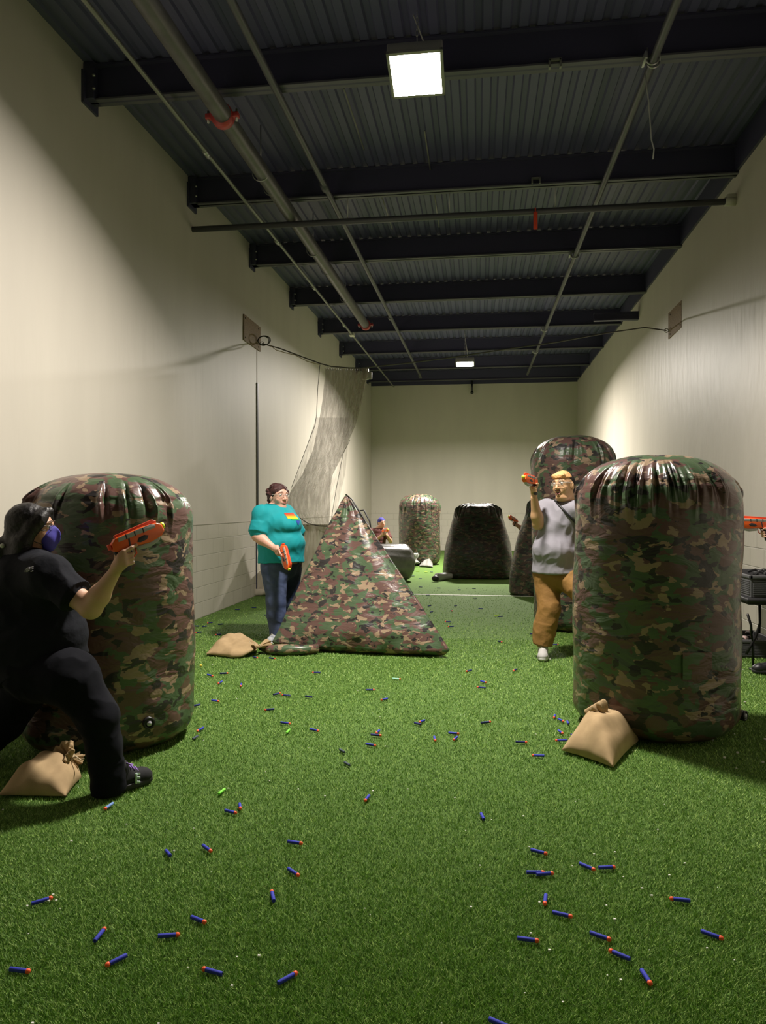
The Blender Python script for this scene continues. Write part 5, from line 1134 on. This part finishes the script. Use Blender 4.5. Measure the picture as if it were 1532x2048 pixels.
DARTS = '''
g 452 1575 434 1591|lime green foam dart left of centre, below the left cylinder
b 479 1605 481 1620|blue dart standing end-on next to another, below the lime green dart
b 449 1620 475 1627|blue dart lying flat next to an end-on one, below the lime green dart
l 229 1604 205 1621|light blue dart with orange tip at the shoe of the person in black
b 740 1589 728 1604|short slanting blue dart alone in the middle of the near turf
B 331 1699 343 1715|blue dart with no tip, left near turf, left of a tipped one
b 404 1690 425 1704|slanting blue tipped dart just right of a tipless one, left near turf
b 574 1682 607 1688|blue dart pointing right, upper one of the pair left of centre
b 573 1736 602 1753|blue dart slanting down right, lower one of the pair left of centre
b 548 1803 543 1780|blue dart seen end-on with its tip away, left of centre
b 64 1806 105 1796|blue dart at the left edge pointing up right, above the lowest left one
b 380 1832 415 1847|blue dart slanting down right, above a flat one, lower left turf
b 191 1879 209 1858|short blue dart pointing away, lower left turf
b 316 1873 360 1868|blue dart lying nearly level, lower left turf
b 254 1910 209 1932|blue dart with tip at its lower left, low on the left turf
b 16 1937 65 1944|blue dart lowest at the left edge, pointing right
b 444 1947 404 1938|blue dart with tip at its left, low left of centre
b 557 1965 594 1946|blue dart pointing up right, lowest of the left half
B 968 1639 961 1625|small dark blue dart alone, right of centre on the near turf
b 1061 1699 1096 1708|blue dart pointing right, just above two crossed darts
b 1053 1744 1090 1745|rear one of the two crossed blue darts on the right
b 1073 1749 1108 1746|front one of the two crossed blue darts on the right
b 1157 1726 1193 1741|longer blue dart of the pair touching end to end, on the right
b 1199 1736 1230 1733|shorter blue dart of the pair touching end to end, on the right
b 1092 1787 1089 1812|blue dart pointing straight at the camera, below the crossed pair
b 1104 1823 1147 1835|blue dart pointing right, below the one pointing at the camera
b 1381 1802 1338 1796|blue dart with tip at its left, right side near the edge
b 1034 1876 1079 1882|blue dart lying nearly level, lower right of centre
b 1179 1865 1224 1880|blue dart slanting down right, upper of three in a row, lower right
b 1257 1917 1220 1901|blue dart with tip at upper left, middle of three in a row, lower right
b 1281 1936 1305 1974|blue dart pointing down, lowest of three in a row, lower right
b 1402 1862 1448 1878|blue dart nearest the right edge of the near turf
b 986 2041 1018 2055|blue dart cut off by the bottom of the picture
b 413 1349 428 1352|blue dart right of the left cylinder, lower left of the level one
n 439 1347 457 1346|level dark blue dart below the pyramid sandbag
b 446 1362 434 1368|short blue dart with tip at lower left, below the pyramid sandbag
b 483 1366 481 1374|tiny end-on blue dart, below the left corner of the pyramid
b 422 1400 440 1403|blue dart pointing right, just right of the left cylinder
n 401 1409 381 1413|dark dart with tip at left, closest to the left cylinder's side
n 548 1389 560 1386|left one of two dark darts almost touching, below the pyramid
n 581 1391 563 1390|right one of two dark darts almost touching, below the pyramid
N 622 1394 611 1392|tipless dark dart alone, right of the two almost touching
n 547 1418 530 1420|dark blue dart with tip at left, below the two almost touching
b 560 1445 583 1447|blue dart pointing right, just above the small lime dart
g 580 1458 572 1467|small lime green dart, left of centre in mid turf
b 618 1458 640 1462|blue dart pointing right, right of the small lime dart
b 408 1455 392 1463|blue dart slanting by the valve of the left cylinder
G 395 1472 384 1479|tipless dark grey dart by the valve of the left cylinder
n 732 1380 749 1379|level dark blue dart under the middle of the pyramid
G 679 1498 691 1506|tipless grey dart, upper one of two in the middle
G 689 1524 701 1532|tipless grey dart, lower one of two in the middle
n 641 1345 624 1345|level dart right below the pyramid's front edge
b 730 1487 754 1492|blue dart below the crossed pair in the middle
N 422 1302 411 1313|dark dart poking out behind the pointed corner of the pyramid sandbag
n 504 1313 518 1316|dark dart lying against the front of the pyramid sandbag's neck
n 540 1316 549 1317|dark dart lying against the pyramid's fill sleeve
c 785 1357 802 1358|pale cyan dart with orange tip below the pyramid's right half
b 777 1396 759 1401|blue dart with tip at lower left, below the pyramid
n 945 1340 930 1343|blue dart with tip at left, right of the pyramid's corner
n 1035 1338 1025 1342|small dark dart left of the sneaker of the person in grey
b 959 1361 975 1366|upper one of two stacked darts right of centre, pointing down right
n 972 1376 953 1374|lower one of two stacked darts right of centre, tip at left
b 851 1439 836 1446|longer dart of a pair forming a bent shape in mid turf
N 832 1446 841 1449|short tipless dart of a pair forming a bent shape in mid turf
n 963 1445 981 1444|level blue dart alone, right of centre in mid turf
b 758 1461 753 1466|short dart sticking up behind another in the middle
n 742 1469 763 1471|level dart in front of a short one in the middle
b 868 1473 871 1482|tiny dart pointing at the camera, centre of mid turf
b 897 1465 919 1468|upper dart of a pair meeting at their tips
b 916 1472 905 1482|lower dart of a pair meeting at their ends, tip at lower left
n 1032 1483 1054 1485|level blue dart left of the right sandbag
b 1087 1512 1065 1510|blue dart with tip at left, closest below left of the right sandbag
b 1111 1428 1107 1438|end-on dart, topmost of the cluster left of the right sandbag
b 1114 1436 1131 1445|slanting dart touching the topmost of the cluster by the right sandbag
B 1134 1441 1138 1450|stubby tipless dart at the right of the cluster by the right sandbag
b 1115 1459 1128 1469|slanting blue dart in the middle of the cluster by the right sandbag
b 1134 1481 1110 1480|level dart with tip at left, lowest of the cluster by the right sandbag
N 1143 1469 1155 1475|tipless dart touching the left flank of the right sandbag
N 1139 1481 1148 1478|shadowed tipless dart tucked against the right sandbag
N 388 1252 399 1252|level dark dart by the left wall, farther left of two
N 407 1253 413 1252|tiny dark dart by the left wall, farther right of two
n 424 1245 415 1246|dark dart near the left wall, above the two side by side
N 447 1248 434 1249|dark dart at the tip of the long shadow left of the pyramid
n 403 1264 390 1265|dark dart with pale tip close to the left cylinder
n 443 1268 429 1270|larger dark dart with pale tip left of the pyramid sandbag
n 435 1283 448 1286|dark dart pointing at the pyramid sandbag from the left
N 473 1219 478 1219|tiny dark dart close to the left wall behind the long shadow
N 529 1230 539 1230|dark dart beside the jeans of the person in teal
N 505 1215 512 1215|tiny dark speck-like dart in front of the gathered net
N 855 1212 864 1211|upper of two dark darts right of the pyramid's slope
N 861 1224 866 1223|lower of two dark darts right of the pyramid's slope
N 909 1212 914 1211|tiny dark dart in front of the white line, left of centre
n 901 1220 905 1222|tiny dart with pale tip in front of the white line
N 960 1217 964 1217|tiny dark dart in front of the white line, right of centre
y 988 1231 999 1230|bright yellow-green dart beyond the middle of the turf
N 999 1233 1004 1233|tiny dark dart touching the yellow-green one
n 901 1243 890 1243|upper of two level darts with pale left tips, beyond the pyramid
n 907 1253 896 1253|lower of two level darts with pale left tips, beyond the pyramid
n 996 1282 1004 1284|dark dart left of the person in mustard trousers
N 1061 1268 1069 1267|dark dart beside the mustard trousers
n 1104 1289 1117 1289|dark dart with orange tip behind the sneaker of the person in grey
N 875 1176 881 1176|tiny dark dart behind the white line, near its left part
N 914 1179 924 1180|dark dart behind the white line, left of the middle
N 945 1177 952 1177|dark dart behind the white line, right of the middle
N 947 1196 954 1196|dark dart just in front of the white line
N 853 1190 859 1190|dark dart lying on the white line
N 837 1174 846 1174|dark dart beyond the pyramid's slope, behind the white line
N 823 1152 830 1152|dark dart in front of the barrel bunker's end, farther one
N 837 1157 845 1157|dark dart in front of the dark wedge's fill sleeve
N 861 1144 866 1144|tiny dark dart left of the dark wedge bunker
y 849 1144 855 1144|right one of two bright yellow-green darts in front of the far cylinder
y 833 1143 838 1143|left one of two bright yellow-green darts in front of the far cylinder
'''
for ln in DARTS.strip().splitlines():
    a, lab = ln.split('|'); k, *q = a.split(); q = [float(x) for x in q]
    dart(k, *q, lab)
props(mk('foam_ball', ball(G(402, 1331, .012), .012), mat('yellow_foam', (.85, .65, .08), .6)), 'tiny yellow foam ball on the turf right of the left cylinder', 'ball')

# crumbs of white foam all over the turf: nobody could count them
rc = random.Random(21); q = []
for _ in range(170):
    px, py = rc.uniform(0, 1532), 1110+940*rc.random()**1.5; c = G(px, py, .014)
    if c.x < XL+.1 or c.x > XR(c.y)-.1: continue
    r = rc.uniform(.0016, .0042); q.append(box(c, (r, r*.8, r*.6)))
for px, py in ((1475, 1505), (1449, 1515), (1526, 1524), (1490, 1404), (1530, 1478), (468, 1210), (1100, 1318), (1086, 1320)): q.append(box(G(px, py, .016), (.006, .005, .004)))
props(mk('foam_crumbs', join(*q), m_white, smooth=False), 'tiny pale crumbs of foam scattered over the green turf', 'crumbs', kind='stuff')

# blades of the turf
def blades():
    g = np.random.default_rng(5); M = 900000
    py = 1024+26+ (2048+60-1050)*g.random(M)**.9; px = -300+g.random(M)*2132
    x = (px-CX)/F; z = -(py-CY)/F; cp, sp = math.cos(PIT), math.sin(PIT); y2 = cp-z*sp; z2 = sp+z*cp
    X = x*math.cos(YAW)-y2*math.sin(YAW); Y = y2*math.cos(YAW)+x*math.sin(YAW); t = -CAMH/z2; X, Y = X*t, Y*t
    k = (g.random(len(Y)) < np.clip((13.5-Y)/5.0, 0, 1)) & (X > XL+.01) & (X < 2.92+.017*(Y-8)-.01); X, Y = X[k], Y[k]
    # an extra, even scatter so the turf also holds beyond the picture's edges
    E = 260000; X = np.concatenate([X, g.uniform(XL+.02, 2.75, E)]); Y = np.concatenate([Y, -.6+8.6*g.random(E)]); n = len(X)
    d = np.maximum(1.0, Y/3.0)
    h = g.uniform(.007, .017, n); w = g.uniform(.0009, .0017, n)*d**.8; a = g.uniform(0, 2*PI, n); le = g.uniform(.2, 1.25, n)*h; b = g.uniform(0, 2*PI, n)
    v = np.empty((n, 3, 3)); v[:, 0] = np.stack([X-np.cos(a)*w, Y-np.sin(a)*w, np.full(n, .001)], 1); v[:, 1] = np.stack([X+np.cos(a)*w, Y+np.sin(a)*w, np.full(n, .001)], 1)
    v[:, 2] = np.stack([X+np.cos(b)*le, Y+np.sin(b)*le, h], 1)
    me = bpy.data.meshes.new('grass_blades'); me.vertices.add(3*n); me.vertices.foreach_set('co', v.reshape(-1).astype(np.float32))
    me.loops.add(3*n); me.loops.foreach_set('vertex_index', np.arange(3*n, dtype=np.int32)); me.polygons.add(n); me.polygons.foreach_set('loop_start', np.arange(0, 3*n, 3, dtype=np.int32)); me.update(); me.validate()
    m = bpy.data.materials.new('turf_blades'); m.use_nodes = True; N = m.node_tree.nodes; L = m.node_tree.links; b_ = N['Principled BSDF']
    gm = N.new('ShaderNodeNewGeometry'); r = N.new('ShaderNodeValToRGB'); e = r.color_ramp.elements; e[0].color = (.070, .160, .030, 1); e[1].color = (.48, .66, .18, 1); e.new(.55).color = (.20, .38, .072, 1)
    L.new(gm.outputs['Random Per Island'], r.inputs[0]); L.new(r.outputs[0], b_.inputs['Base Color']); b_.inputs['Roughness'].default_value = .5; b_.inputs['Specular IOR Level'].default_value = .35
    me.materials.append(m); o = bpy.data.objects.new('grass_blades', me); COL.objects.link(o); props(o, 'short artificial grass blades covering the floor', 'grass', kind='stuff')
blades()
# ------------------------------------------------------------------ light and view
w = bpy.data.worlds.new('world'); SC.world = w; w.use_nodes = True; w.node_tree.nodes['Background'].inputs[0].default_value = (.02, .02, .025, 1)
SC.view_settings.view_transform = 'Standard'; SC.view_settings.look = 'None'; SC.view_settings.gamma = 1; SC.view_settings.use_curve_mapping = False
SC.view_settings.exposure = 0.1
SC.cycles.max_bounces = 8; SC.cycles.diffuse_bounces = 5; SC.cycles.transparent_max_bounces = 16; SC.cycles.sample_clamp_indirect = 6; SC.cycles.caustics_reflective = False; SC.cycles.caustics_refractive = False
SC.cycles.use_denoising = True
